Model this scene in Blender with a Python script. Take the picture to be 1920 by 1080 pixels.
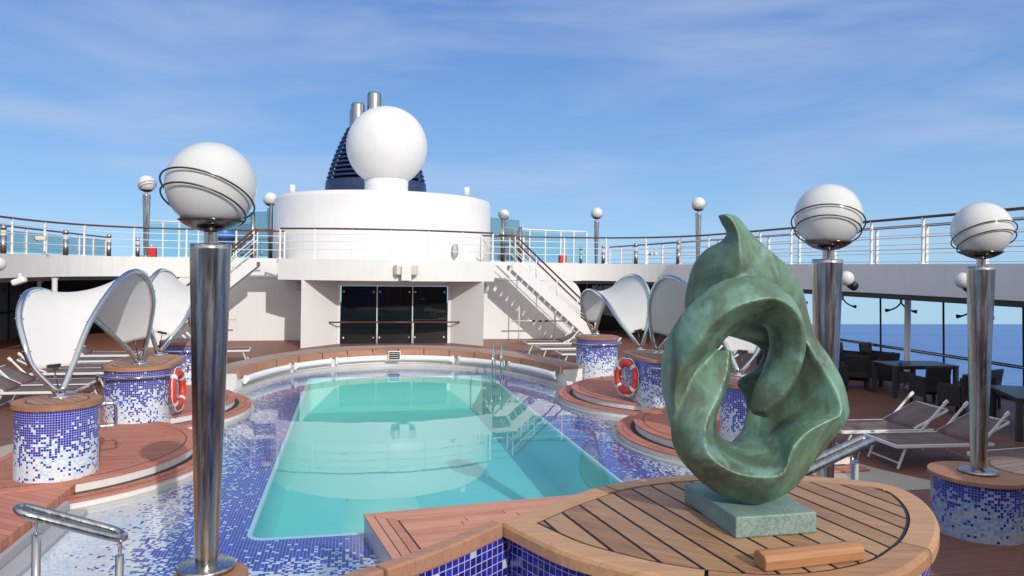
import bpy, bmesh, math, random
from mathutils import Vector, Matrix, Quaternion
random.seed(7)
R = math.radians
PI = math.pi
scn = bpy.context.scene
for o in list(bpy.data.objects): bpy.data.objects.remove(o)
COL = scn.collection

# ------------------------------------------------------------------ camera
F_PX, EYE, CAMX = 1400.0, 2.9, -1.3
PPX, PPY, RHO = 960.0, 501.0, 0.0135
YAW = math.atan(299 / 1400)
cR, sR, cY, sY = math.cos(RHO), math.sin(RHO), math.cos(YAW), math.sin(YAW)
cam_d = bpy.data.cameras.new('camera'); cam = bpy.data.objects.new('camera', cam_d); COL.objects.link(cam)
cam_d.sensor_width = 36.0; cam_d.lens = F_PX / 1920 * 36.0
cam_d.clip_start = 0.05; cam_d.clip_end = 200000
cam_d.shift_y = -(540 - PPY) / 1920.0
cam.rotation_mode = 'QUATERNION'
cam.location = (CAMX, 0, EYE)
cam.rotation_quaternion = (Matrix.Rotation(-YAW, 4, 'Z') @ Matrix.Rotation(PI / 2, 4, 'X') @ Matrix.Rotation(RHO, 4, 'Z')).to_quaternion()
scn.camera = cam

def un(px, py):
    dx, dy = px - PPX, py - PPY
    return dx * cR + dy * sR, dy * cR - dx * sR
def D(px, py, Z):                      # photograph pixel at depth Z -> world point
    u, v = un(px, py); u *= Z / F_PX; v *= Z / F_PX
    return Vector((CAMX + sY * Z + cY * u, cY * Z - sY * u, EYE - v))
def G(px, py, z):                      # photograph pixel on the plane of height z
    return D(px, py, F_PX * (EYE - z) / un(px, py)[1])

# ------------------------------------------------------------------ light
SUN_AZ, SUN_EL = R(-15.4), R(28)       # the way the light travels, and its height
ld = bpy.data.lights.new('sun', 'SUN'); ld.energy = 2.55; ld.angle = R(0.5); ld.color = (1, .95, .88)
sun = bpy.data.objects.new('sun', ld); COL.objects.link(sun)
trav = Vector((math.sin(SUN_AZ) * math.cos(SUN_EL), math.cos(SUN_AZ) * math.cos(SUN_EL), -math.sin(SUN_EL)))
sun.rotation_euler = trav.to_track_quat('-Z', 'Y').to_euler()
sun.location = (6, -20, 20)
# the ship is trimmed: sea and sky are tilted against its decks (sea horizon seen at y = 606)
hA = D(300, 607, 1) - cam.location; hB = D(1620, 607, 1) - cam.location
SEA_N = hB.cross(hA).normalized()
if SEA_N.z < 0: SEA_N = -SEA_N
tilt = SEA_N.rotation_difference(Vector((0, 0, 1)))

W = bpy.data.worlds.new('World'); scn.world = W; W.use_nodes = True
nt = W.node_tree; nt.nodes.clear()
def wn(t, **k):
    n = nt.nodes.new(t)
    for a, b in k.items(): setattr(n, a, b)
    return n
tc = wn('ShaderNodeTexCoord')
rot = wn('ShaderNodeVectorRotate', rotation_type='AXIS_ANGLE')
rot.inputs['Axis'].default_value = tilt.axis; rot.inputs['Angle'].default_value = tilt.angle
nt.links.new(tc.outputs['Generated'], rot.inputs['Vector'])
sky = wn('ShaderNodeTexSky', sky_type='NISHITA'); sky.sun_disc = False
sdir = tilt @ (-trav)
sky.sun_elevation = math.asin(sdir.z); sky.sun_rotation = math.atan2(sdir.x, sdir.y)
sky.altitude = 0; sky.air_density = 1.0; sky.dust_density = 0.0; sky.ozone_density = 3.0
nt.links.new(rot.outputs[0], sky.inputs[0])
# thin streaks of cirrus, laid out by direction
mp = wn('ShaderNodeMapping'); mp.inputs['Scale'].default_value = (1.6, 2.2, 9.0); mp.inputs['Rotation'].default_value = (R(8), R(-14), R(20))
nt.links.new(rot.outputs[0], mp.inputs[0])
nz = wn('ShaderNodeTexNoise'); nz.inputs['Scale'].default_value = 1.25; nz.inputs['Detail'].default_value = 7; nz.inputs['Roughness'].default_value = .52; nz.inputs['Distortion'].default_value = .5
nt.links.new(mp.outputs[0], nz.inputs[0])
cr = wn('ShaderNodeValToRGB'); cr.color_ramp.elements[0].position = .47; cr.color_ramp.elements[0].color = (0, 0, 0, 1)
cr.color_ramp.elements[1].position = .80; cr.color_ramp.elements[1].color = (.6, .6, .6, 1)
nt.links.new(nz.outputs[0], cr.inputs[0])
mx = wn('ShaderNodeMixRGB'); mx.inputs[2].default_value = (3.3, 3.9, 5.0, 1)
tint = wn('ShaderNodeMixRGB', blend_type='MULTIPLY'); tint.inputs[0].default_value = 1; tint.inputs[2].default_value = (.80, .97, 1.22, 1)
nt.links.new(sky.outputs[0], tint.inputs[1])
sx_ = wn('ShaderNodeSeparateXYZ'); nt.links.new(rot.outputs[0], sx_.inputs[0])
gr_ = wn('ShaderNodeValToRGB'); ge = gr_.color_ramp.elements
while len(ge) < 5: ge.new(.5)
for e_, (p_, c_) in zip(ge, ((0, (.25, .50, .76)), (.10, (.335, .56, .76)), (.22, (.225, .42, .72)), (.40, (.115, .255, .61)), (1.0, (.045, .13, .42)))):
    e_.position = p_; e_.color = (*c_, 1)
nt.links.new(sx_.outputs[2], gr_.inputs[0])
gs_ = wn('ShaderNodeMixRGB', blend_type='MULTIPLY'); gs_.inputs[0].default_value = 1; gs_.inputs[2].default_value = (6.2, 6.2, 6.2, 1)
nt.links.new(gr_.outputs[0], gs_.inputs[1])
gm_ = wn('ShaderNodeMixRGB'); gm_.inputs[0].default_value = .8
nt.links.new(tint.outputs[0], gm_.inputs[1]); nt.links.new(gs_.outputs[0], gm_.inputs[2])
dp = wn('ShaderNodeVectorMath', operation='DOT_PRODUCT'); nt.links.new(tc.outputs['Generated'], dp.inputs[0]); dp.inputs[1].default_value = -trav
hz_ = wn('ShaderNodeMapRange', interpolation_type='SMOOTHSTEP'); nt.links.new(dp.outputs['Value'], hz_.inputs[0])
hz_.inputs[1].default_value = -.35; hz_.inputs[2].default_value = .85; hz_.inputs[4].default_value = .92
hm_ = wn('ShaderNodeMixRGB'); hm_.inputs[2].default_value = (6.9, 6.7, 6.5, 1)
nt.links.new(hz_.outputs[0], hm_.inputs[0]); nt.links.new(gm_.outputs[0], hm_.inputs[1])
nt.links.new(cr.outputs[0], mx.inputs[0]); nt.links.new(hm_.outputs[0], mx.inputs[1])
bg = wn('ShaderNodeBackground'); bg.inputs[1].default_value = 0.14
nt.links.new(mx.outputs[0], bg.inputs[0])
out = wn('ShaderNodeOutputWorld'); nt.links.new(bg.outputs[0], out.inputs[0])
vs = scn.view_settings; vs.view_transform = 'Standard'; vs.look = 'None'; vs.exposure = 0.2; vs.gamma = 1; vs.use_curve_mapping = False

# ------------------------------------------------------------------ materials
class NT:
    def __init__(s, name):
        s.m = bpy.data.materials.new(name); s.m.use_nodes = True
        s.t = s.m.node_tree; s.t.nodes.clear()
        s.out = s.t.nodes.new('ShaderNodeOutputMaterial')
    def n(s, typ, ins=None, **k):
        x = s.t.nodes.new(typ)
        for a, b in k.items(): setattr(x, a, b)
        for a, b in (ins or {}).items(): s.set(x, a, b)
        return x
    def set(s, x, a, b):
        if isinstance(b, bpy.types.NodeSocket): s.t.links.new(b, x.inputs[a])
        elif isinstance(b, bpy.types.Node): s.t.links.new(b.outputs[0], x.inputs[a])
        else: x.inputs[a].default_value = b
    def math(s, op, a, b=0.0, c=None):
        d = {0: a, 1: b}
        if c is not None: d[2] = c
        return s.n('ShaderNodeMath', d, operation=op).outputs[0]
    def mix(s, f, a, b, bt='MIX'):
        return s.n('ShaderNodeMixRGB', {0: f, 1: a, 2: b}, blend_type=bt).outputs[0]
    def ramp(s, f, stops):
        x = s.n('ShaderNodeValToRGB', {0: f}); e = x.color_ramp.elements
        while len(e) < len(stops): e.new(.5)
        for q, (p, c) in zip(e, stops): q.position = p; q.color = c if len(c) == 4 else (*c, 1)
        return x.outputs[0]
    def noise(s, vec, scale, detail=4, rough=.55, dist=0):
        d = {'Scale': scale, 'Detail': detail, 'Roughness': rough, 'Distortion': dist}
        if vec is not None: d['Vector'] = vec
        return s.n('ShaderNodeTexNoise', d).outputs[0]
    def sep(s, v):
        x = s.n('ShaderNodeSeparateXYZ', {0: v}); return x.outputs
    def obj(s): return s.n('ShaderNodeTexCoord').outputs['Object']
    def uv(s): return s.n('ShaderNodeTexCoord').outputs['UV']
    def pos(s): return s.n('ShaderNodeNewGeometry').outputs['Position']
    def bump(s, h, strength=.3, dist=.01):
        return s.n('ShaderNodeBump', {'Height': h, 'Strength': strength, 'Distance': dist}).outputs[0]
    def bsdf(s, col=None, rough=.5, metal=0, normal=None, spec=None, coat=None, coatr=None, surf=True):
        d = {}
        if col is not None: d['Base Color'] = col if not isinstance(col, tuple) else (*col[:3], 1)
        d['Roughness'] = rough; d['Metallic'] = metal
        if normal is not None: d['Normal'] = normal
        if spec is not None: d['Specular IOR Level'] = spec
        if coat is not None: d['Coat Weight'] = coat; d['Coat Roughness'] = coatr or .1
        p = s.n('ShaderNodeBsdfPrincipled', d)
        if surf: s.t.links.new(p.outputs[0], s.out.inputs[0])
        return p

def paint(name, col, rough=.4, var=.06, bump=.0, spec=.5, streak=True):
    k = NT(name); o = k.pos()
    n1 = k.noise(o, 1.3, 5)
    st = k.n('ShaderNodeMapping', {0: o, 'Scale': (5, 5, .5)})
    n2 = k.noise(st.outputs[0], 1.6, 4, .6)
    v = k.math('ADD', k.math('MULTIPLY', n1, .5), k.math('MULTIPLY', n2, .5 if streak else 0))
    c = k.ramp(v, [(.25, tuple(x * (1 - var * 2) for x in col)), (.6, col)])
    nr = k.bump(k.noise(o, 3.0, 2), bump, .02) if bump else None
    k.bsdf(c, rough, 0, nr, spec); return k.m
def metal(name, col=(.62, .62, .62), rough=.12, streak=.25):
    k = NT(name); o = k.obj()
    st = k.n('ShaderNodeMapping', {0: o, 'Scale': (14, 14, .9)})
    n = k.noise(st.outputs[0], 2.0, 5, .6)
    r = k.n('ShaderNodeMapRange', {0: n, 1: .3, 2: .75, 3: rough * .6, 4: rough * 1.5}).outputs[0]
    c = k.ramp(n, [(.3, tuple(x * (1 - streak) for x in col)), (.65, col)])
    k.bsdf(c, r, 1.0, k.bump(n, .045, .02)); return k.m
def flat(name, col, rough=.6, metal_=0, spec=.5):
    k = NT(name); n = k.noise(k.obj(), 9, 3)
    k.bsdf(k.ramp(n, [(.3, tuple(x * .85 for x in col)), (.7, col)]), rough, metal_, None, spec); return k.m
def teak(name, light, dark, w=.06, axis='x', gap=.06, caulk=(.012, .011, .01), rough=.62, butt=1.6, ang=None, coord='obj', wear=.0):
    """planks of width w running along axis, caulked seams, staggered butt joints"""
    k = NT(name); o = k.obj() if coord == 'obj' else k.pos()
    if ang is not None: o = k.n('ShaderNodeVectorRotate', {'Vector': o, 'Angle': ang}, rotation_type='Z_AXIS').outputs[0]
    x, y, z = k.sep(o)[:3]
    if axis == 'y': x, y = y, x
    q = k.math('DIVIDE', y, w); row = k.math('FLOOR', q); fr = k.math('FRACT', q)
    rnd = k.n('ShaderNodeTexWhiteNoise', {'W': row}, noise_dimensions='1D').outputs[0]
    xs = k.math('ADD', k.math('DIVIDE', x, butt), k.math('MULTIPLY', rnd, 7.3))
    seg = k.math('FLOOR', xs); fx = k.math('FRACT', xs)
    rn2 = k.n('ShaderNodeTexWhiteNoise', {0: k.n('ShaderNodeCombineXYZ', {0: row, 1: seg}).outputs[0]}, noise_dimensions='2D').outputs[0]
    cv = k.n('ShaderNodeCombineXYZ', {0: k.math('MULTIPLY', x, 2.2), 1: k.math('MULTIPLY', y, 46), 2: k.math('MULTIPLY', rn2, 30)}).outputs[0]
    g = k.noise(cv, 1.0, 5, .6, .35)
    big = k.noise(o, 1.1, 4)
    f = k.math('ADD', k.math('ADD', k.math('MULTIPLY', g, .5), k.math('MULTIPLY', rn2, .34)), k.math('MULTIPLY', big, .28))
    c = k.ramp(f, [(.25, dark), (.85, light)])
    gm = k.math('MAXIMUM', k.math('LESS_THAN', fr, gap), k.math('LESS_THAN', fx, gap * w / butt * 1.2))
    if gap > 0: c = k.mix(gm, c, (*caulk, 1))
    b = k.bump(k.math('SUBTRACT', k.math('MULTIPLY', g, .35), gm), .35, .003)
    k.bsdf(c, rough, 0, b, .35); return k.m
def solidwood(name, light, dark, scale=1.0, ang=0., rough=.55):
    k = NT(name); o = k.n('ShaderNodeVectorRotate', {'Vector': k.obj(), 'Angle': ang}, rotation_type='Z_AXIS').outputs[0]
    rid = k.n('ShaderNodeNewGeometry').outputs['Random Per Island']
    cb = k.n('ShaderNodeCombineXYZ', {2: k.math('MULTIPLY', rid, 20)}).outputs[0]
    mpn = k.n('ShaderNodeMapping', {0: k.n('ShaderNodeVectorMath', {0: o, 1: cb}, operation='ADD').outputs[0], 'Scale': (3 * scale, 42 * scale, 12 * scale)})
    g = k.noise(mpn.outputs[0], 1.0, 6, .62, .5)
    big = k.noise(o, 3.0 * scale, 4)
    f = k.math('ADD', k.math('ADD', k.math('MULTIPLY', g, .55), k.math('MULTIPLY', rid, .28)), k.math('MULTIPLY', big, .3))
    c = k.ramp(f, [(.36, dark), (.55, tuple(a * .45 + b * .55 for a, b in zip(dark, light))), (.78, light)])
    fine = k.noise(k.n('ShaderNodeMapping', {0: o, 'Scale': (6, 260, 60)}).outputs[0], 1.0, 3, .7)
    c = k.mix(k.ramp(fine, [(.50, (0, 0, 0)), (.70, (.45,) * 3)]), c, tuple(x * .55 for x in dark) + (1,))
    k.bsdf(c, rough, 0, k.bump(g, .18, .003), .4); return k.m

BLUE = (.010, .014, .20); BLUE2 = (.030, .040, .50); ICE = (.40, .60, .78); ICE2 = (.60, .74, .83); PALE = (.80, .79, .78); ROSE = (.74, .68, .70)
def mosaic(name, pitch, mode, h=1.2, invgap=.10, grout=(.62, .62, .66), mid=None, rough=.16):
    """mode 'wall': UV in metres, v=height; mode 'floor': object XY, dense blue round the pool; mode 'solid': nearly all blue"""
    k = NT(name)
    vec = k.pos() if mode == 'floor' else k.uv()
    x, y = k.sep(vec)[:2]
    qx = k.math('DIVIDE', x, pitch); qy = k.math('DIVIDE', y, pitch)
    cx = k.math('FLOOR', qx); cy = k.math('FLOOR', qy); fx = k.math('FRACT', qx); fy = k.math('FRACT', qy)
    cell = k.n('ShaderNodeCombineXYZ', {0: cx, 1: cy}).outputs[0]
    wn_ = k.n('ShaderNodeTexWhiteNoise', {0: cell}, noise_dimensions='2D')
    r1 = wn_.outputs[0]; rr = k.sep(wn_.outputs[1]); r2, r3 = rr[1], rr[2]
    cl = k.noise(k.n('ShaderNodeVectorMath', {0: cell, 1: (.17, .17, .17)}, operation='MULTIPLY').outputs[0], 1.0, 2, .5)
    if mode == 'wall':
        t = k.math('DIVIDE', y, h)
        pb = k.ramp(k.math('ADD', t, k.math('MULTIPLY', k.math('SUBTRACT', cl, .5), .5)), [(.0, (.015,) * 3), (.24, (.05,) * 3), (.46, (.24,) * 3), (.64, (.52,) * 3), (.78, (.87,) * 3), (.92, (.97,) * 3)])
        pl = k.ramp(t, [(.05, (.18,) * 3), (.35, (.6,) * 3), (.7, (.9,) * 3)])
    elif mode == 'floor':
        ax = k.math('ABSOLUTE', k.math('SUBTRACT', x, .04)); ay = k.math('ABSOLUTE', k.math('SUBTRACT', y, 14.55))
        d = k.math('MAXIMUM', k.math('SUBTRACT', ax, 2.4), k.math('SUBTRACT', ay, 5.95))
        dd = k.math('ADD', k.math('MULTIPLY', d, .62), k.math('MULTIPLY', k.math('SUBTRACT', cl, .5), .55))
        big = k.noise(vec, .55, 2)
        dd = k.math('ADD', dd, k.math('MULTIPLY', k.math('SUBTRACT', big, .5), .35))
        pb = k.ramp(dd, [(.10, (.97,) * 3), (.30, (.90,) * 3), (.55, (.55,) * 3), (.80, (.12,) * 3), (.98, (.0,) * 3)])
        pl = k.ramp(dd, [(.1, (.9,) * 3), (.9, (.25,) * 3)])
    else:
        pb = k.math('ADD', .965, 0.0); pl = k.math('ADD', .9, 0.0)
    blue = k.mix(r2, (*BLUE, 1), (*BLUE2, 1))
    ic, ic2, pl_, ro_ = mid or (ICE, ICE2, PALE, ROSE)
    li = k.mix(r3, (*ic, 1), (*ic2, 1))
    pa = k.mix(r3, (*pl_, 1), (*ro_, 1))
    lo = k.mix(k.math('LESS_THAN', r2, pl), pa, li)
    c = k.mix(k.math('LESS_THAN', r1, pb), lo, blue)
    gx = k.math('MINIMUM', fx, k.math('SUBTRACT', 1, fx)); gy = k.math('MINIMUM', fy, k.math('SUBTRACT', 1, fy))
    gm = k.math('LESS_THAN', k.math('MINIMUM', gx, gy), invgap * .5)
    c = k.mix(gm, c, (*grout, 1))
    ro = k.n('ShaderNodeMapRange', {0: gm, 3: rough, 4: .8}).outputs[0]
    tl = k.n('ShaderNodeCombineXYZ', {0: r2, 1: r3, 2: 3.0}).outputs[0]
    k.bsdf(c, ro, 0, k.bump(k.math('SUBTRACT', k.math('MULTIPLY', r1, .15), gm), .3, .002), .5); return k.m

M = {}
M['white'] = paint('white_paint', (.74, .74, .725), .38, .05, .06)
M['white2'] = paint('white_enamel', (.75, .75, .74), .25, .03)
M['offwhite'] = paint('cream_plastic', (.66, .63, .52), .45, .04)
M['riser'] = paint('white_riser_paint', (.74, .72, .70), .45, .05)
M['grime'] = paint('wet_white_coving', (.68, .67, .65), .3, .16, streak=False)
M['globe'] = paint('white_globe_glass', (.64, .66, .64), .18, .02, streak=False)
M['steel'] = metal('polished_steel', (.56, .55, .52), .24, .42)
M['chrome'] = metal('chrome_tube', (.66, .66, .67), .10, .12)
M['bronzewire'] = metal('dark_steel_wire', (.13, .115, .10), .38, .2)
M['bowlsteel'] = metal('dark_bowl_steel', (.20, .17, .15), .16, .25)
M['alu'] = paint('white_aluminium', (.70, .71, .70), .35, .04)
M['teak_red'] = teak('teak_step_red', (.56, .235, .155), (.39, .14, .088), .075, 'x', .085, coord='pos')
M['teak_redy'] = teak('teak_step_red_border', (.54, .225, .165), (.38, .135, .09), .3, 'x', 0, coord='pos')
M['deck'] = teak('deck_planks', (.25, .112, .075), (.16, .066, .043), .058, 'x', .07, rough=.5, coord='pos', butt=2.2)
M['deck_far'] = M['deck']
M['teak_top'] = teak('teak_pillar_top', (.42, .25, .15), (.28, .15, .085), .11, 'x', .08, coord='obj', ang=.9, butt=5)
M['teak_rim'] = solidwood('teak_rim_wood', (.46, .24, .13), (.27, .12, .06), .7)
M['teak_cap'] = solidwood('teak_coping_pale', (.46, .25, .16), (.30, .135, .085), .6)
M['teak_grey'] = teak('teak_weathered_grey', (.40, .31, .26), (.27, .20, .165), .5, 'x', 0, coord='pos')
M['table_wood'] = solidwood('oiled_table_teak', (.50, .30, .165), (.25, .122, .058), 1.0, .69)
M['table_rim'] = solidwood('oiled_rim_teak', (.62, .365, .195), (.34, .17, .085), .8, .2)
M['block_wood'] = solidwood('orange_teak_block', (.56, .30, .15), (.38, .18, .08), 1.2)
M['caulk'] = flat('black_caulk', (.012, .011, .012), .5)
M['handrail'] = solidwood('varnished_handrail', (.16, .055, .035), (.07, .022, .016), .6, 0, .3)
M['mos_wall'] = mosaic('mosaic_pillar', .030, 'wall', 1.15)
M['mos_shade'] = mosaic('mosaic_pedestal_shaded', .031, 'wall', .72, grout=(.30, .33, .42), mid=((.16, .31, .55), (.27, .42, .62), (.42, .46, .58), (.44, .42, .52)))  # pedestal tiles and grout darkened: the right one's shade put into the colour
M['mos_floor'] = mosaic('mosaic_pool_floor', .036, 'floor', invgap=.06)
M['mos_solid'] = mosaic('mosaic_deep_blue', .0300, 'solid', invgap=.11, grout=(.50, .47, .50))
M['beige'] = paint('beige_deck_coating', (.50, .46, .36), .7, .08, streak=False)
M['grey'] = paint('grey_gutter', (.42, .42, .43), .5, .1)
M['black'] = flat('black_rubber', (.015, .015, .016), .5)
M['dark'] = flat('dark_void_paint', (.022, .024, .028), .6)
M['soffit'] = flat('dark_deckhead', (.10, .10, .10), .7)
M['wicker'] = flat('dark_wicker', (.022, .021, .024), .6)
M['tabledark'] = flat('dark_table_top', (.055, .055, .062), .35)
M['red'] = paint('red_lifebuoy', (.72, .055, .03), .4, .08, streak=False)
M['redbox'] = paint('red_box_paint', (.62, .03, .025), .4, .05)
M['blue'] = paint('blue_plastic', (.03, .17, .62), .4, .05)
M['funnel'] = paint('navy_funnel_paint', (.016, .035, .10), .4, .1)
M['funneldark'] = paint('navy_louvre_paint', (.008, .013, .03), .5, .1)
M['pipe'] = metal('exhaust_pipe_steel', (.42, .43, .42), .32, .3)
M['yellow'] = flat('yellow_paint', (.62, .47, .06), .5)
M['turq'] = paint('turquoise_pool_paint', (.15, .66, .61), .6, .05, streak=False)
M['turq_lip'] = paint('pale_pool_lip', (.38, .66, .72), .35, .04)
M['sling'] = None
def sling():
    k = NT('taupe_mesh_sling'); o = k.obj(); x, y = k.sep(o)[:2]
    wv = k.math('MULTIPLY', k.math('SINE', k.math('MULTIPLY', x, 900)), k.math('SINE', k.math('MULTIPLY', y, 900)))
    n = k.noise(o, 3, 4)
    c = k.ramp(k.math('ADD', k.math('MULTIPLY', n, .9), k.math('MULTIPLY', wv, .06)), [(.3, (.13, .092, .083)), (.7, (.21, .155, .14))])
    k.bsdf(c, .75, 0, k.bump(wv, .2, .001), .3); return k.m
M['sling'] = sling()
def fabric():
    k = NT('white_sail_cloth'); o = k.obj()
    n = k.noise(o, 1.6, 4); n2 = k.noise(o, 160, 2)
    c = k.ramp(n, [(.3, (.74, .735, .72)), (.7, (.80, .795, .78))])
    p = k.bsdf(c, .75, 0, k.bump(k.math('ADD', k.math('MULTIPLY', n, 2.5), k.math('MULTIPLY', n2, .02)), .25, .03), .2, surf=False)
    tr = k.n('ShaderNodeBsdfTranslucent', {0: (.78, .77, .74, 1)})
    ms = k.n('ShaderNodeMixShader', {0: .22, 1: p.outputs[0], 2: tr.outputs[0]})
    k.t.links.new(ms.outputs[0], k.out.inputs[0]); return k.m
M['fabric'] = fabric()
def bronze():
    k = NT('bronze_green_patina'); o = k.obj()
    a = k.noise(o, 3.0, 6, .62, .8); b = k.noise(o, 9, 6, .6, .3); f = k.noise(o, 70, 3, .7)
    sx = k.n('ShaderNodeMapping', {0: o, 'Scale': (5, 5, 1.3), 'Rotation': (.3, .5, 0)}); d = k.noise(sx.outputs[0], 2.2, 5, .6, .6)
    c = k.ramp(a, [(.30, (.070, .105, .075)), (.44, (.115, .20, .138)), (.56, (.17, .32, .22)), (.70, (.26, .44, .34))])
    c = k.mix(k.ramp(d, [(.47, (0, 0, 0)), (.66, (.72,) * 3)]), c, (.085, .085, .062, 1))
    c = k.mix(k.ramp(b, [(.54, (0, 0, 0)), (.70, (.6,) * 3)]), c, (.27, .46, .43, 1))
    pt = k.n('ShaderNodeNewGeometry').outputs['Pointiness']
    c = k.mix(k.ramp(pt, [(.515, (0, 0, 0)), (.64, (.14,) * 3)]), c, (.34, .40, .27, 1))
    c = k.mix(k.ramp(f, [(.3, (.18,) * 3), (.5, (0, 0, 0))]), c, (.03, .05, .04, 1))
    k.bsdf(c, k.n('ShaderNodeMapRange', {0: b, 1: .3, 2: .7, 3: .36, 4: .6}).outputs[0], .25, k.bump(k.math('ADD', b, k.math('MULTIPLY', f, .5)), .16, .006), .5); return k.m
M['bronze'] = bronze()
def stoneblock():
    k = NT('verdigris_plinth'); o = k.obj()
    x, y, z = k.sep(o)[:3]
    a = k.noise(o, 7, 6, .65, .4); f = k.noise(o, 110, 3, .7); b = k.noise(o, 2.5, 4)
    c = k.ramp(a, [(.3, (.15, .27, .26)), (.5, (.20, .35, .31)), (.7, (.29, .42, .37))])
    band = k.math('MULTIPLY', k.ramp(f, [(.45, (0, 0, 0)), (.58, (1, 1, 1))]), k.ramp(b, [(.4, (.2,) * 3), (.6, (.9,) * 3)]))
    c = k.mix(k.math('MULTIPLY', band, .75), c, (.20, .14, .13, 1))
    k.bsdf(c, .62, .1, k.bump(f, .2, .003)); return k.m
M['plinth'] = stoneblock()
def glassdark(name, col=(.006, .010, .012), rough=.03):
    k = NT(name); n = k.noise(k.obj(), .7, 3)
    k.bsdf(col, rough, 0, k.bump(n, .01, .05), .5); return k.m
M['glassdark'] = glassdark('dark_door_glass')
M['glassteal'] = glassdark('dark_tinted_screen', (.13, .175, .195), .3)
def glassclear(name, tint, refl=.35):
    k = NT(name)
    fr = k.n('ShaderNodeFresnel', {'IOR': 1.45}).outputs[0]
    tr = k.n('ShaderNodeBsdfTransparent', {0: (*tint, 1)}); gl = k.n('ShaderNodeBsdfGlossy', {'Roughness': .02})
    ms = k.n('ShaderNodeMixShader', {0: k.math('MULTIPLY', fr, refl * 2), 1: tr.outputs[0], 2: gl.outputs[0]})
    k.t.links.new(ms.outputs[0], k.out.inputs[0]); return k.m
M['pane'] = glassclear('green_tinted_windbreak_glass', (.78, .91, .92))
M['pane2'] = glassclear('clear_windbreak_glass', (.86, .93, .95))
def water():
    k = NT('still_pool_water'); o = k.pos()
    h = k.math('ADD', k.noise(o, 1.1, 2, .4), k.math('MULTIPLY', k.noise(o, 5, 2, .4), .12))
    nr = k.bump(h, .018, .06)
    g_ = k.n('ShaderNodeNewGeometry')            # Schlick's law on both sides of the surface
    cs_ = k.math('ABSOLUTE', k.n('ShaderNodeVectorMath', {0: nr, 1: g_.outputs['Incoming']}, operation='DOT_PRODUCT').outputs['Value'])
    fr = k.math('ADD', .02, k.math('MULTIPLY', .98, k.math('POWER', k.math('SUBTRACT', 1.0, cs_), 5.0)))
    tr = k.n('ShaderNodeBsdfTransparent', {0: (.95, .99, .99, 1)}); gl = k.n('ShaderNodeBsdfGlossy', {'Roughness': .0, 'Normal': nr})
    ms = k.n('ShaderNodeMixShader', {0: fr, 1: tr.outputs[0], 2: gl.outputs[0]})
    k.t.links.new(ms.outputs[0], k.out.inputs[0]); return k.m
M['water'] = water()
def seamat():
    k = NT('open_sea'); o = k.pos()
    mpn = k.n('ShaderNodeMapping', {0: o, 'Scale': (.03, .09, .05), 'Rotation': (0, 0, -.2)})
    n = k.noise(mpn.outputs[0], 1.0, 8, .7); n2 = k.noise(o, .0016, 4)
    m2 = k.n('ShaderNodeMapping', {0: o, 'Scale': (.0012, .010, .005), 'Rotation': (0, 0, -.2)})
    n3 = k.noise(m2.outputs[0], 1.0, 5, .6)
    f = k.math('ADD', k.math('MULTIPLY', n, .45), k.math('ADD', k.math('MULTIPLY', n2, .2), k.math('MULTIPLY', n3, .4)))
    c = k.ramp(f, [(.35, (.085, .19, .43)), (.68, (.18, .32, .58))])
    k.bsdf(c, .55, 0, k.bump(n, .4, 2.0), .10); return k.m
M['sea'] = seamat()

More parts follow.
